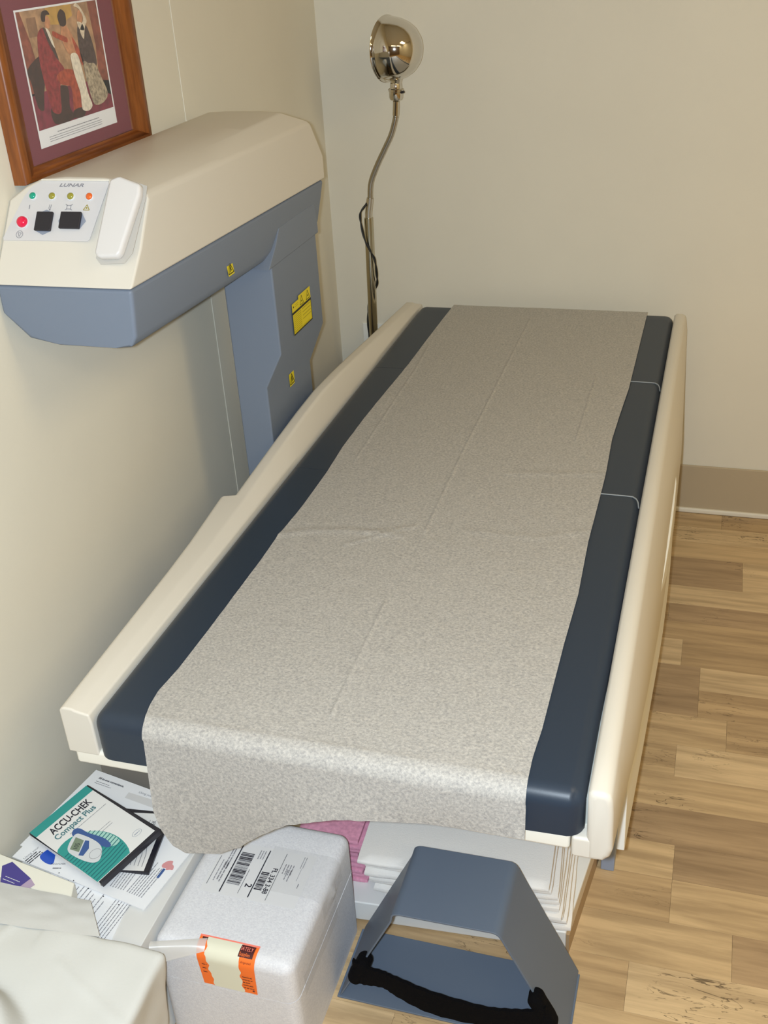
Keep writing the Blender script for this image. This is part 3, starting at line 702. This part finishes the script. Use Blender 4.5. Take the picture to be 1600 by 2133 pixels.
cz = [(.168, -.150, .975), (.1611, -.162, .9641), (.1484, -.164, .9454), (.1489, -.166, .9172), (.1577, -.168, .8724), (.1727, -.168, .8397), (.1825, -.164, .8122), (.1826, -.155, .7686), (.1765, -.140, .7356), (.160, -.132, .705), (.149, -.138, .6815), (.1455, -.148, .6417), (.1466, -.154, .585), (.16, -.165, .52), (.172, -.15, .45), (.15, -.13, .35), (.14, -.16, .2), (.12, -.1, .03)]
pc = smooth_path(cz, 10); q1 = []; q2 = []
for i, p in enumerate(pc):
    a = i * .28; o_ = Vector((math.cos(a), math.sin(a), 0)) * .0017; q1.append(p + o_); q2.append(p - o_)
bm = tube(q1, .0021, 8); tube(q2, .0021, 8, bm=bm)
add('power_cord', bm, M['cord'], G)

tag(add('wall_plate', box(.078, .149, -.006, -.0002, .452, .567), M['white_gap'], loc=(.113, 0, .51), bevel=.0015), 'small white wall plate low on the back wall behind the lamp pole', 'wall plate')

# ------------------------------------------------------------------ low platform under the table and the gown stacks
PLm = thing('low_platform', 'low flat light grey platform board on the floor under the table end', 'platform', (.76, -1.45, 0))
q = [(.40, -1.742), (.967, -1.705), (1.003, -1.40), (1.02, -1.25), (.44, -1.23)]
add('platform_board', prism([(a, b, .004) for a, b in q], [(a, b, .052) for a, b in q]), M['platform'], PLm, bevel=.003)
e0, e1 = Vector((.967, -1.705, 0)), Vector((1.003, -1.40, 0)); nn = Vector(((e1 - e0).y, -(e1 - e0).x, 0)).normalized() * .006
add('side_reflection_strip', prism([e0 + Vector((0, 0, 0)), e0 + nn, e1 + nn, e1], [e0 + Vector((0, 0, .047)), e0 + nn + Vector((0, 0, .047)), e1 + nn + Vector((0, 0, .047)), e1 + Vector((0, 0, .047))]), M['platform_side_tint'], PLm, label='brown strip painted as floor reflection in shade')  # added strip carrying the painted floor reflection on the platform's right side

def folded(x0, x1, y0_, y1_, z, h, seed, rot=0):
    rr = random.Random(seed)
    def fn(p):
        q_ = p.copy(); q_.z += .0012 * noise.noise(Vector((p.x * 14, p.y * 14, seed))) ; q_.x += .0009 * noise.noise(Vector((p.y * 22, seed, p.z * 90))); q_.y += .002 * noise.noise(Vector((p.x * 22, seed, p.z * 90))); return q_
    bm = rbox(x0, x1, y0_, y1_, z, z + h, min(h * .42, .005), (16, 14, 2), fn)
    if rot: bmesh.ops.rotate(bm, verts=bm.verts, cent=((x0 + x1) / 2, (y0_ + y1_) / 2, z), matrix=Matrix.Rotation(math.radians(rot), 3, 'Z'))
    return bm
NW = 9; hw = (.172 - .053) / NW
names = ['lowest', 'second from the bottom', 'third from the bottom', 'fourth from the bottom', 'middle', 'fourth from the top', 'third from the top', 'second from the top', 'topmost']
xls = [.632, .624, .618, .608, .600, .596, .588, .592, .580]
for k in range(NW):
    z = .0525 + k * hw
    o = add('folded_gown', folded(xls[k], .966 - .036 * k / 8 + .006 * random.random(), -1.728 + .010 * random.random() + (.012 if k < 3 else 0), -1.44, z, hw - .0012, 20 + k, rot=3.2 + random.uniform(-1.2, 1.2)), M['gown_white'], loc=((xls[k] + .95) / 2, -1.58, z), ang=60)
    tag(o, 'white folded paper gown, %s of the white stack behind the slate positioner' % names[k], 'gown', 'white folded paper gowns on the platform')
NP = 9; hp = (.158 - .053) / NP
for k in range(NP):
    z = .0525 + k * hp
    o = add('folded_gown', folded(.445 + .004 * random.random(), .573 + .006 * math.sin(k * 2.1) + (.010 if k < 4 else 0), -1.69 + .012 * random.random(), -1.45, z, hp - .0010, 60 + k, rot=2 + random.uniform(-1.5, 1.5)), M['gown_pink'], loc=(.51, -1.58, z), ang=60)
    tag(o, 'pink folded paper gown, %s of the pink stack behind the foam box' % names[k], 'gown', 'pink folded paper gowns on the platform')

# ------------------------------------------------------------------ leg positioner
LP = thing('leg_positioner', 'slate grey bent-metal leg positioner with black strap on the floor before the table', 'positioner', (.795, -1.82, 0))
YB, YA = -1.742, -1.896
add('base_plate', box(.592, .999, YA, YB - .006, .0, .004), M['positioner'], LP, bevel=.0012)
def arch():
    cl = [(.598, .005), (.700, .222)]
    def arc(c, a0, a1, rr): return [(c[0] + rr * math.cos(math.radians(a0 + (a1 - a0) * k / 6)), c[1] + rr * math.sin(math.radians(a0 + (a1 - a0) * k / 6))) for k in range(7)]
    out = [(.596, .004), (.7005, .2235)] + arc((.7175, .2265), 155, 90, .018)[1:] + arc((.8705, .2295), 90, 27, .018) + [(.8885, .2345), (.996, .004)]
    return out
cl = arch(); n = len(cl); th = .0035
inn = []
for i in range(n):
    a = Vector(cl[max(i - 1, 0)]); b = Vector(cl[min(i + 1, n - 1)]); t = (b - a).normalized(); nv = Vector((t.y, -t.x)); inn.append(Vector(cl[i]) + nv * th)
def arch_ring(y): return [(a, y, b) for a, b in cl] + [(p.x, y, max(p.y, .004)) for p in inn[::-1]]
add('arch_panel', loft([arch_ring(YA + .003), arch_ring(YB)]), M['positioner'], LP, bevel=.0008, ang=25)
# strap
ST = smooth_path([(.632, -1.903, .096), (.652, -1.906, .092), (.6855, -1.908, .094), (.7106, -1.911, .087), (.7688, -1.914, .071), (.8513, -1.914, .066), (.8999, -1.911, .072), (.940, -1.908, .078), (.962, -1.904, .084)], 8)
rings = []
for i, p in enumerate(ST):
    t = i / (len(ST) - 1); h = .019 + .007 * math.cos(t * math.pi * 2) ** 2 + .001 * math.sin(i * 1.9); z0_ = .0
    rings.append([p + Vector((0, -.003, -h)), p + Vector((0, -.0045, 0)), p + Vector((0, -.003, h)), p + Vector((0, .003, h)), p + Vector((0, .004, 0)), p + Vector((0, .003, -h))])
SB = add('strap', loft(rings), M['velcro'], LP, ang=60)
def loop(cx, cz, ang, L):
    bm = rbox(-.0125, .0125, -.017, .017, -L / 2, L / 2, .011, (8, 10, 18), lambda p: p + Vector((.0012 * noise.noise(p * 60), .0016 * noise.noise(p * 55 + Vector((3, 0, 0))), .0012 * noise.noise(p * 45 + Vector((0, 5, 0))))))
    bmesh.ops.rotate(bm, verts=bm.verts, cent=(0, 0, 0), matrix=Matrix.Rotation(math.radians(ang), 3, 'Y'))
    bmesh.ops.translate(bm, verts=bm.verts, vec=(cx, -1.894, cz)); return bm
add('strap_loop', loop(.6405, .092, 25, .066), M['velcro'], SB, ang=180)
add('strap_loop', loop(.9555, .088, -25, .082), M['velcro'], SB, ang=180)

# ------------------------------------------------------------------ foam box
FB = thing('foam_box', 'white styrofoam shipping box with barcode label and torn orange sticker', 'box', (.46, -1.885, 0))
X0, X1, Y0, Y1 = .338, .583, -2.033, -1.736
add('box_body', cushion(X0 + .0005, X1 + .0005, Y0 + .0005, Y1 - .0005, 0, .1555, .020, top=False), M['foam'], FB, ang=60)
LD = add('box_lid', cushion(X0, X1, Y0, Y1, .1568, .240, .020), M['foam'], FB, ang=60)
TP = Plane((0, 0, .2402), (0, -1, 0), (1, 0, 0))   # label reads towards the viewer's right-hand side: x along -y, y along +x
def L2(x, y): return (-y, x)
lab = []
def vline(x, ya, yb, wd): lab.append(rect(-ya, -yb, x - wd / 2, x + wd / 2))
LBp = decal('shipping_label', TP, [rect(1.806, 1.922, .372, .545)], M['label_paper'], LD, lift=.0003)
vline(.4074, -1.812, -1.917, .0022); vline(.4595, -1.812, -1.917, .0020); vline(.4395, -1.86, -1.913, .0007); vline(.4908, -1.812, -1.916, .0008); vline(.3788, -1.842, -1.906, .0008)
rb = random.Random(11)
yv = -1.826
while yv > -1.897:
    wd = rb.choice((.0006, .0006, .0012, .0018, .0024)); lab.append(rect(-yv, -yv + wd, .4115, .4355)); yv -= wd + rb.choice((.0006, .0006, .0012))
yv = -1.859
while yv > -1.898:
    wd = rb.choice((.0006, .0012, .0018, .0026)); lab.append(rect(-yv, -yv + wd, .4625, .4765)); yv -= wd + rb.choice((.0006, .0010, .0014))
decal('label_bars', TP, lab, M['ink'], LBp, lift=.0008)
sm = greek(1.822, 1.87, .3975, 2, .0045, .0024, rb, .1) + greek(1.850, 1.903, .386, 1, .004, .0018, rb, .2) + greek(1.853, 1.899, .3965, 2, .005, .0026, rb, .2)
sm += greek(1.834, 1.858, .5115, 4, .0048, .0022, rb, .2) + greek(1.845, 1.872, .5105, 2, .006, .002, rb, .2) + greek(1.812, 1.838, .528, 2, .004, .0014, rb, .1) + greek(1.838, 1.865, .527, 1, .004, .0008, rb, .1) + greek(1.87, 1.88, .533, 1, .004, .002, rb, .1) + greek(1.815, 1.835, .452, 3, .0045, .002, rb, .2)
decal('label_small_print', TP, sm, M['ink_grey'], LBp, lift=.0008)
text('label_lettering', 'FL 334 3-88', .0122, TP, 1.847, .4792, M['ink'], LBp, lift=.0008, xs=.96, bold=.00025)
text('label_lettering', '2', .0165, TP, 1.889, .4455, M['ink'], LBp, lift=.0008, xs=1.0, bold=.0003)
# sticker following the lid's rounded front edge
def lip(s):   # s = 0 on top at y=-2.003, growing forward and down
    rr = .0205; cy, cz = Y0 + .020, .220; flat = -2.003 - cy if False else (cy - -2.003)
    top_len = abs(-2.003 - cy)
    if s < top_len: return (-2.003 - s, .2407)
    a = (s - top_len) / rr
    if a < math.pi / 2: return (cy - rr * math.sin(a), cz + rr * math.cos(a))
    return (cy - rr, cz - (s - top_len - rr * math.pi / 2))
SL = .010 + .0205 * math.pi / 2 + .058
def strip(x0a, x0b, x1a, x1b, s0=0, s1=SL, lift=0, nx=6, ns=24, rag=0, ragr=0):
    def fn(a, b):
        s = s0 + (s1 - s0) * b; y, z = lip(s); xa = x0a + (x0b - x0a) * b + rag * noise.noise(Vector((b * 9, 2, 0))); xb_ = x1a + (x1b - x1a) * b + ragr * noise.noise(Vector((b * 9, 7, 0)))
        yl = y - lift * max(0, (.2405 - z) / .02 if z < .2405 else 0) if z > .22 else y - lift
        return (xa + (xb_ - xa) * a, yl, z + (lift if z > .222 else 0))
    bm = grid(fn, nx, ns); bmesh.ops.recalc_face_normals(bm, faces=bm.faces)
    return bm
SK = add('orange_sticker', strip(.415, .423, .519, .517), M['sticker'], LD, ang=180)
add('sticker_edge', strip(.415, .4152, .519, .5188, 0, .0035, .0004), M['sticker_edge'], SK, ang=180)
add('torn_backing', strip(.430, .443, .491, .494, .003, SL, .0008, rag=.006, ragr=.004), M['sticker_torn'], SK, ang=180, label='torn cream sticker backing')
add('sticker_print', strip(.4895, .4885, .514, .5135, .004, .024, .0010), M['sticker_dark'], SK, ang=180)
add('sticker_print', strip(.420, .421, .462, .440, .004, .0085, .0004), M['sticker_dark'], SK, ang=180)
def liptext(name, body, size, x, s, material, xs=1, lift=.0016):
    y, z = lip(s); y2, z2 = lip(s - .004); pl = Plane((x, y - .0004, z + .0004), (1, 0, 0), (0, y2 - y, z2 - z))
    return text(name, body, size, pl, 0, 0, material, SK, lift=lift, xs=xs)
liptext('sticker_lettering', 'IATELY', .0092, .4905, .0135, M['sticker_edge'], .74)
liptext('sticker_lettering', 'Supplies', .0078, .4905, .0215, M['sticker'], .72)
liptext('sticker_lettering', 'efrigerated', .0055, .4945, .032, M['sticker_dark'], .75)
bl = []
FRp = Plane((0, Y0 - .0017, 0), (1, 0, 0), (0, 0, 1))
decal('sticker_small_print', FRp, greek(.495, .513, .2, 5, .0065, .0022, rb, .3) + [circ(.5115, .1705, .002, 10)] + greek(.426, .436, .21, 3, .009, .002, rb, .3), M['sticker_dark'], SK, lift=.0)
# clear tape: a band over the lid and side, and a torn flap at the sticker
def tp(a, b):
    y = -1.80 - .095 * b; s = a * .16
    if s < .10: p = Vector((X1 - .12 + s, y, .2408))
    elif s < .10 + .0314: t_ = (s - .10) / .0314 * math.pi / 2; p = Vector((X1 - .02 + .0208 * math.sin(t_), y, .22 + .0208 * math.cos(t_)))
    else: p = Vector((X1 + .0009, y, .22 - (s - .1314)))
    k = max(0, 1 - abs(b - .55) / .22) * max(0, 1 - abs(a - .86) / .16)
    p.x += .010 * k + .0016 * noise.noise(Vector((a * 40, b * 14, 4))); p.z += .004 * k
    return p
TPE = add('packing_tape', grid(tp, 60, 40), M['tape'], FB, ang=180, label='clear crumpled packing tape')
def tp2(a, b):
    y = Y1 - .10 - .16 * b; return (X1 + .0012, y, .135 + .045 * a + .0003 * math.sin(b * 90))
add('packing_tape', grid(tp2, 8, 40), M['tape'], FB, ang=180)
def flap(a, b):
    p0 = Vector((.352, -2.052, .262)); p1 = Vector((.430, -2.010, .2435)); q0 = Vector((.357, -2.075, .238)); q1 = Vector((.432, -2.030, .240))
    p = p0.lerp(p1, a).lerp(q0.lerp(q1, a), b); p.z += .010 * math.sin(b * math.pi) * (1 - a * .7) - .004 * b
    return p
add('tape_flap', grid(flap, 16, 12), M['tape_flap'], FB, ang=180, label='torn translucent tape flap')

# ------------------------------------------------------------------ grey carton with printed matter
cq = [(.03, -2.075), (.334, -2.075), (.334, -1.772), (.062, -1.722)]
CT = tag(add('flat_carton', prism([(a, b, 0) for a, b in cq], [(a, b, .2485) for a, b in cq]), M['carton'], loc=(.17, -1.89, 0), bevel=.002), 'plain light grey carton between the left wall and the foam box', 'carton')
def sheet_obj(name, corners, z, th, label, cat, group=None):
    o = thing(name, label, cat, (sum(c[0] for c in corners) / 4, sum(c[1] for c in corners) / 4, z), group)
    s_ = add('page', prism([(a, b, z) for a, b in corners], [(a, b, z + th) for a, b in corners]), M['sheet'], o, smooth=False)
    return o, s_
# lowest sheet, near edge under the cloth
s1, g1 = sheet_obj('printed_sheet', [(.120, -2.058), (.283, -2.062), (.268, -1.93), (.105, -1.92)], .2488, .0008, 'white sheet dense with fine print, lowest, half under the white cloth', 'paper')
pl1 = Plane((.283, -2.062, .2497), (.015, .132, 0), (-1, .1, 0))
decal('fine_print', pl1, greek(.004, .10, .145, 1, 1, .0018, rg) + greek(.002, .09, .128, 9, .0085, .0020, rg, .3) + greek(.002, .10, .042, 6, .0058, .0018, rg, .3), M['ink_grey'], g1, lift=.0002)
# leaflet behind, its far corner against the wall
s2, g2 = sheet_obj('leaflet', [(.018, -1.915), (.300, -1.962), (.335, -1.762), (.0535, -1.709)], .2500, .0016, 'white leaflet reading convenience under the disc case, against the left wall', 'leaflet')
pl2 = Plane((.018, -1.915, .2517), (.282, -.047, 0), (.0355, .206, 0))
decal('grey_band', pl2, [[(.103, .160), (.285, .160), (.285, .190), (.100, .184)]], M['sheet_grey'], g2, lift=.0002)
pl2b = Plane((.0700, -1.7300, .2517), (.0693, -.0122, 0), (.0122, .0693, 0))
text('heading', 'All-in-one convenience.', .0070, pl2b, 0, 0, M['ink'], g2, lift=.0003, xs=.92, bold=.0002)
decal('fine_print', pl2b, greek(.001, .045, -.0075, 2, .0045, .0016, rg, .4), M['ink_grey'], g2, lift=.0003)
text('heading', 'Using your meter', .0075, Plane((.1656, -1.7472, .2517), (.0362, -.0052, 0), (.0052, .0362, 0)), 0, 0, M['ink_grey'], g2, lift=.0004)
# open booklet on top
s3, g3 = sheet_obj('booklet', [(.022, -1.944), (.307, -1.992), (.338, -1.800), (.054, -1.750)], .2518, .0022, 'open white booklet with blue swoosh lying under the propped disc case', 'booklet')
zt3 = .2541
px, py = Vector((.285, -.048, 0)).normalized(), Vector((.032, .192, 0)).normalized()
pl3 = Plane((.022, -1.944, zt3), px, py)
def P3(x, y): v = Vector((x, y, 0)) - Vector((.022, -1.944, 0)); return (v.dot(pl3.x), v.dot(pl3.y))
decal('blue_swoosh', pl3, [rounded([P3(.070, -1.930), P3(.083, -1.903), P3(.098, -1.895), P3(.094, -1.915), P3(.103, -1.941), P3(.088, -1.9425)])], M['blue_bright'], g3, lift=.0003)
UP = Plane((.048, -1.945, zt3), (.0088, .0270, 0), (-1, .3, 0))
text('heading', 'Using your', .0075, UP, .0, .0, M['ink_grey'], g3, lift=.0004)
decal('fine_print', UP, greek(-.002, .03, -.005, 3, .005, .0026, rg, .2), M['ink'], g3, lift=.0004)
text('heading', 'ACCU-CHEK', .0052, Plane((.100, -1.944, zt3), (.0258, .0062, 0), (-.0062, .0258, 0)), 0, 0, M['ink'], g3, lift=.0004, xs=.9)
decal('fine_print', Plane((.108, -1.951, zt3), (.0258, .0062, 0), (-.0062, .0258, 0)), greek(0, .018, 0, 1, .005, .002, rg), M['ink'], g3, lift=.0004)
TPp = Plane((.228, -1.962, zt3), (.0035, .041, 0), (-1, .1, 0))
decal('fine_print', TPp, greek(0, .040, .0, 6, .0052, .0018, rg, .3), M['ink_grey'], g3, lift=.0004)
TPq = Plane((.262, -1.966, zt3), (.0085, .050, 0), (-1, .15, 0))
decal('fine_print', TPq, greek(0, .075, .0, 7, .0050, .0018, rg, .35), M['ink_grey'], g3, lift=.0004)
hp_ = [(a + P3(.302, -1.897)[0], b + P3(.302, -1.897)[1]) for a, b in ((-.009, -.002), (-.005, -.007), (.002, -.006), (.004, -.009), (.010, -.006), (.015, -.004), (.012, .003), (.007, .006), (.004, .012), (-.003, .010), (-.007, .005))]
decal('hand_photo', pl3, [rounded(hp_)], M['skin'], g3, lift=.0004)
decal('pen_photo', pl3, stroke([P3(.301, -1.905), P3(.2985, -1.926)], .0048), M['blueprint'], g3, lift=.0006)
decal('bullet_print', pl3, [circ(*P3(.125 + k * .034, -1.957 - k * .009), .0012, 8) for k in range(5)], M['ink'], g3, lift=.0004)

# disc case propped open on the booklet
DC = thing('disc_case', 'black disc case with teal-banded meter cover, tilted on top of a slim case and booklet', 'case', (.15, -1.87, .2545), 'disc cases on the booklet')
Pp, Qq, H1, H2 = Vector((.2214, -1.9728, .274)), Vector((.0347, -1.9038, .274)), Vector((.0896, -1.786, .286)), Vector((.2705, -1.849, .286))
H1 = Qq + (H2 - Pp)
nrm = (H2 - Pp).cross(Qq - Pp).normalized()
if nrm.z < 0: nrm = -nrm
tk = .0135
add('front_cover', prism([v - nrm * tk for v in (Pp, H2, H1, Qq)], [v for v in (Pp, H2, H1, Qq)]), M['case_black'], DC, bevel=.0015)
CV = Plane(Qq, Pp - Qq, H1 - Qq)     # a: from left corner towards near corner, b: towards the hinge
LA = (Pp - Qq).length; LB_ = (H1 - Qq).length
# reading direction is b (towards the hinge), up is -a
RD = Plane(Qq + nrm * .0002, H1 - Qq, Qq - Pp)     # x = reading, y = up, origin at left corner; body runs to negative y
cov = decal('cover_print', RD, [rect(.001, LB_ - .004, -LA + .005, -.001)], M['cover'], DC, lift=.0004)
decal('spine_paper', Plane(Qq, Pp - Qq, nrm), [rect(.003, LA - .003, -.0105, -.0012)], M['sheet'], DC, lift=.0016)
decal('teal_band', RD, [rect(.001, LB_ - .004, -.021, -.001)], M['teal'], cov, lift=.0006)
text('cover_lettering', 'ACCU-CHEK', .0235, RD, .022, -.0435, M['ink'], cov, lift=.0008, xs=.655, bold=.0005)
text('cover_lettering', 'Compact Plus', .0185, RD, .018, -.0605, M['teal_grey'], cov, lift=.0008, xs=.85, bold=.0004)
decal('cover_small_print', RD, greek(.040, .122, -.069, 1, .01, .0013, rg, .0) + greek(.062, .100, -.108, 2, .006, .0012, rg, .0), M['ink_grey'], cov, lift=.0008)
ov = circ(.1085, -.170, .006, 18, 1.6); decal('cover_logo', RD, stroke(ov + ov[:1], .0006) + greek(.102, .115, -.171, 1, 1, .0018, rg), M['arrow'], cov, lift=.0008)
# teal dome with stripes and the meter
dome = [(max(.001, .024 + .060 * math.cos(2 * math.pi * k / 40)), max(-LA + .006, -.150 + .076 * math.sin(2 * math.pi * k / 40))) for k in range(40)]
decal('teal_dome', RD, [dome], M['teal'], cov, lift=.0007)
decal('pale_dome', RD, [rounded([(.044, -.079), (.062, -.092), (.076, -.114), (.082, -.142), (.078, -.160), (.062, -.152), (.060, -.125), (.050, -.100)])], M['teal_lt'], cov, lift=.0009)
st = []
for k in range(13):
    y_ = -.098 - k * .0072; xm = .022 + .060 * math.sqrt(max(0, 1 - ((y_ + .150) / .076) ** 2))
    st += stroke([(.002, y_ - .004), (xm * .6, y_ - .001), (xm, y_ + .004)], .0018)
decal('dome_stripes', RD, st, mat('dark_teal_print', '#1F6E74', .4), cov, lift=.0010)
decal('meter_strap', RD, [rounded([(.050, -.066), (.058, -.074), (.060, -.095), (.068, -.128), (.066, -.150), (.058, -.150), (.052, -.128), (.044, -.095), (.040, -.075)])], M['blueprint'], cov, lift=.0012)
decal('meter_body', RD, [rounded([(.016, -.092), (.044, -.0775), (.052, -.094), (.0555, -.125), (.050, -.145), (.032, -.160), (.020, -.150), (.013, -.118)])], M['silver'], cov, lift=.0014)
decal('meter_screen', RD, [[(.018, -.096), (.041, -.0835), (.0445, -.102), (.023, -.115)]], M['lcd'], cov, lift=.0016)
text('meter_digits', '105', .012, Plane(RD.p(.024, -.108, 0), RD.x * .9 + RD.y * .45, RD.y), 0, 0, M['ink'], cov, lift=.0018, xs=.8)
decal('meter_keys', RD, [[(.018, -.120), (.046, -.104), (.049, -.111), (.038, -.124), (.022, -.128)]], M['blueprint'], cov, lift=.0016)
ov = circ(.037, -.143, .010, 18, 1.1); decal('meter_ring', RD, stroke(ov + ov[:1], .0007), M['ink_grey'], cov, lift=.0016)
# second, slimmer case lying flat beneath it
D2 = thing('disc_case', 'slim white-covered case with black edges, flat under the teal disc case', 'case', (.2, -1.86, .2545), 'disc cases on the booklet')
e2 = Vector((-.176, .984, 0)).normalized(); e1 = Vector((-.99, -.10, 0)).normalized()
C2 = Vector((.282, -1.925, .2545)); q2 = [C2, C2 + e2 * .140, C2 + e2 * .140 + e1 * .108, C2 + e1 * .108]
add('case_body', prism(q2, [v + Vector((0, 0, .0065)) for v in q2]), M['case_black'], D2, bevel=.0012)
K2 = Plane(C2 + Vector((0, 0, .0065)), e2, -Vector((0, 0, 1)).cross(e2) * -1)
cv2 = decal('cover_print', K2, [rect(.003, .136, .0095, .1)], M['cover'], D2, lift=.0004)
st = []
for k in range(6):
    yy = .016 + k * .0072; st += stroke([(.012 + .001 * k, yy), (.04 - .0003 * k * k, yy + .001), (.062 - .0015 * k, yy + .006)], .0011)
decal('cover_stripes', K2, st, M['ink_grey'], cv2, lift=.0008)
text('cover_lettering', 'ACCU-CHEK', .0105, K2, .068, .0225, M['ink'], cv2, lift=.0008, xs=.85)
decal('cover_small_print', K2, greek(.004, .011, .045, 1, 1, .0014, rg) + greek(.095, .125, .0335, 1, 1, .0012, rg), M['ink_grey'], cv2, lift=.0008)

# small cream box at the left, half under the cloth
SB2 = thing('small_box', 'small cream box with purple patch and teal end, lying at lower left beside booklet', 'box', (.10, -2.02, .25))
bq = [(.010, -1.9645), (.183, -1.992), (.198, -2.030), (.026, -2.008)]
add('box_shell', prism([(a, b, .2545) for a, b in bq], [(a, b, .284) for a, b in bq]), M['box_cream'], SB2, bevel=.0015)
bp_ = Plane((.010, -1.9645, .2842), (.173, -.0275, 0), (.0275, .173, 0))
decal('purple_patch', bp_, [[(.034, -.020), (.044, -.006), (.100, -.022), (.092, -.055), (.060, -.052)]], M['purple'], SB2, lift=.0003)
decal('pale_patch', bp_, [[(.100, -.022), (.116, -.030), (.106, -.062), (.092, -.055)]], mat('lavender_print', '#B7A2BC', .5), SB2, lift=.0003)
e_ = Plane((.183, -1.992, .2545), (.026, -.07, 0), (0, 0, 1))
decal('teal_end', e_, [rect(.004, .06, .004, .022)], M['teal'], SB2, lift=-.0025 if False else .0004)
decal('fine_print', bp_, greek(.0, .014, -.035, 3, .006, .002, rg) + greek(.056, .088, -.036, 2, .006, .0015, rg), M['silver'], SB2, lift=.0005)

# ------------------------------------------------------------------ white cloth bundle
def cl_fn(p):
    q_ = p.copy()
    if p.z > .1:
        k = min(1, (p.z - .1) / .15)
        q_.z += k * (.004 * noise.noise(Vector((p.x * 7, p.y * 7, 1))) + .0025 * noise.noise(Vector((p.x * 17, p.y * 15, 2))))
        dd = math.hypot((p.x - .10) / .235, (p.y + 2.43) / .235); t = min(1, max(0, (1.03 - dd) / .13)); q_.z += k * .060 * t * t * (3 - 2 * t)
        if p.z > .262 and p.y > -2.2: q_.y += .042 * max(0, 1 - max(0, p.x - .06) / .10) * (p.y + 2.2) / .115 if p.x < .16 else 0
        cr = math.exp(-((p.x - .155 - (p.y + 2.07) * .35) / .006) ** 2) * (1 if p.y > -2.2 else 0); q_.z += .003 * cr * k
        cr = math.exp(-((p.y + 2.17 + (p.x - .3) * .5) / .006) ** 2) * (1 if p.x > .25 else 0); q_.z += .002 * cr * k
    s = 1 if p.x > .2 else 0
    q_.x -= s * .045 * max(0, .3 - p.z) / .3 * (p.x - .2) / .2
    q_.x += s * (.004 * math.sin(p.y * 22 + 1) * (p.z / .3) + .004 * noise.noise(Vector((p.y * 14, p.z * 14, 5))))
    q_.y += .004 * noise.noise(Vector((p.x * 16, p.z * 12, 8)))
    return q_
CB = thing('cloth_bundle', 'crumpled white cloth bundle in the lower left corner, before the cartons', 'cloth', (.2, -2.3, 0))
add('bundle', rbox(.006, .410, -2.56, -2.084, .0, .300, .013, (60, 70, 36), cl_fn), M['cloth'], CB, ang=180)
def fl_fn(a, b):
    n0 = Vector((.05, -2.115, .301)).lerp(Vector((.291, -2.090, .3005)), a); n1 = Vector((.055, -2.035, .302)).lerp(Vector((.240, -2.031, .301)), a)
    p = n0.lerp(n1, b); p.z += .003 * math.sin(b * math.pi) + .002 * noise.noise(Vector((a * 5, b * 4, 9))); return p
add('flap', grid(fl_fn, 30, 16), M['cloth_shaded'], CB, ang=180, label='folded cloth flap, shade painted in as grey')
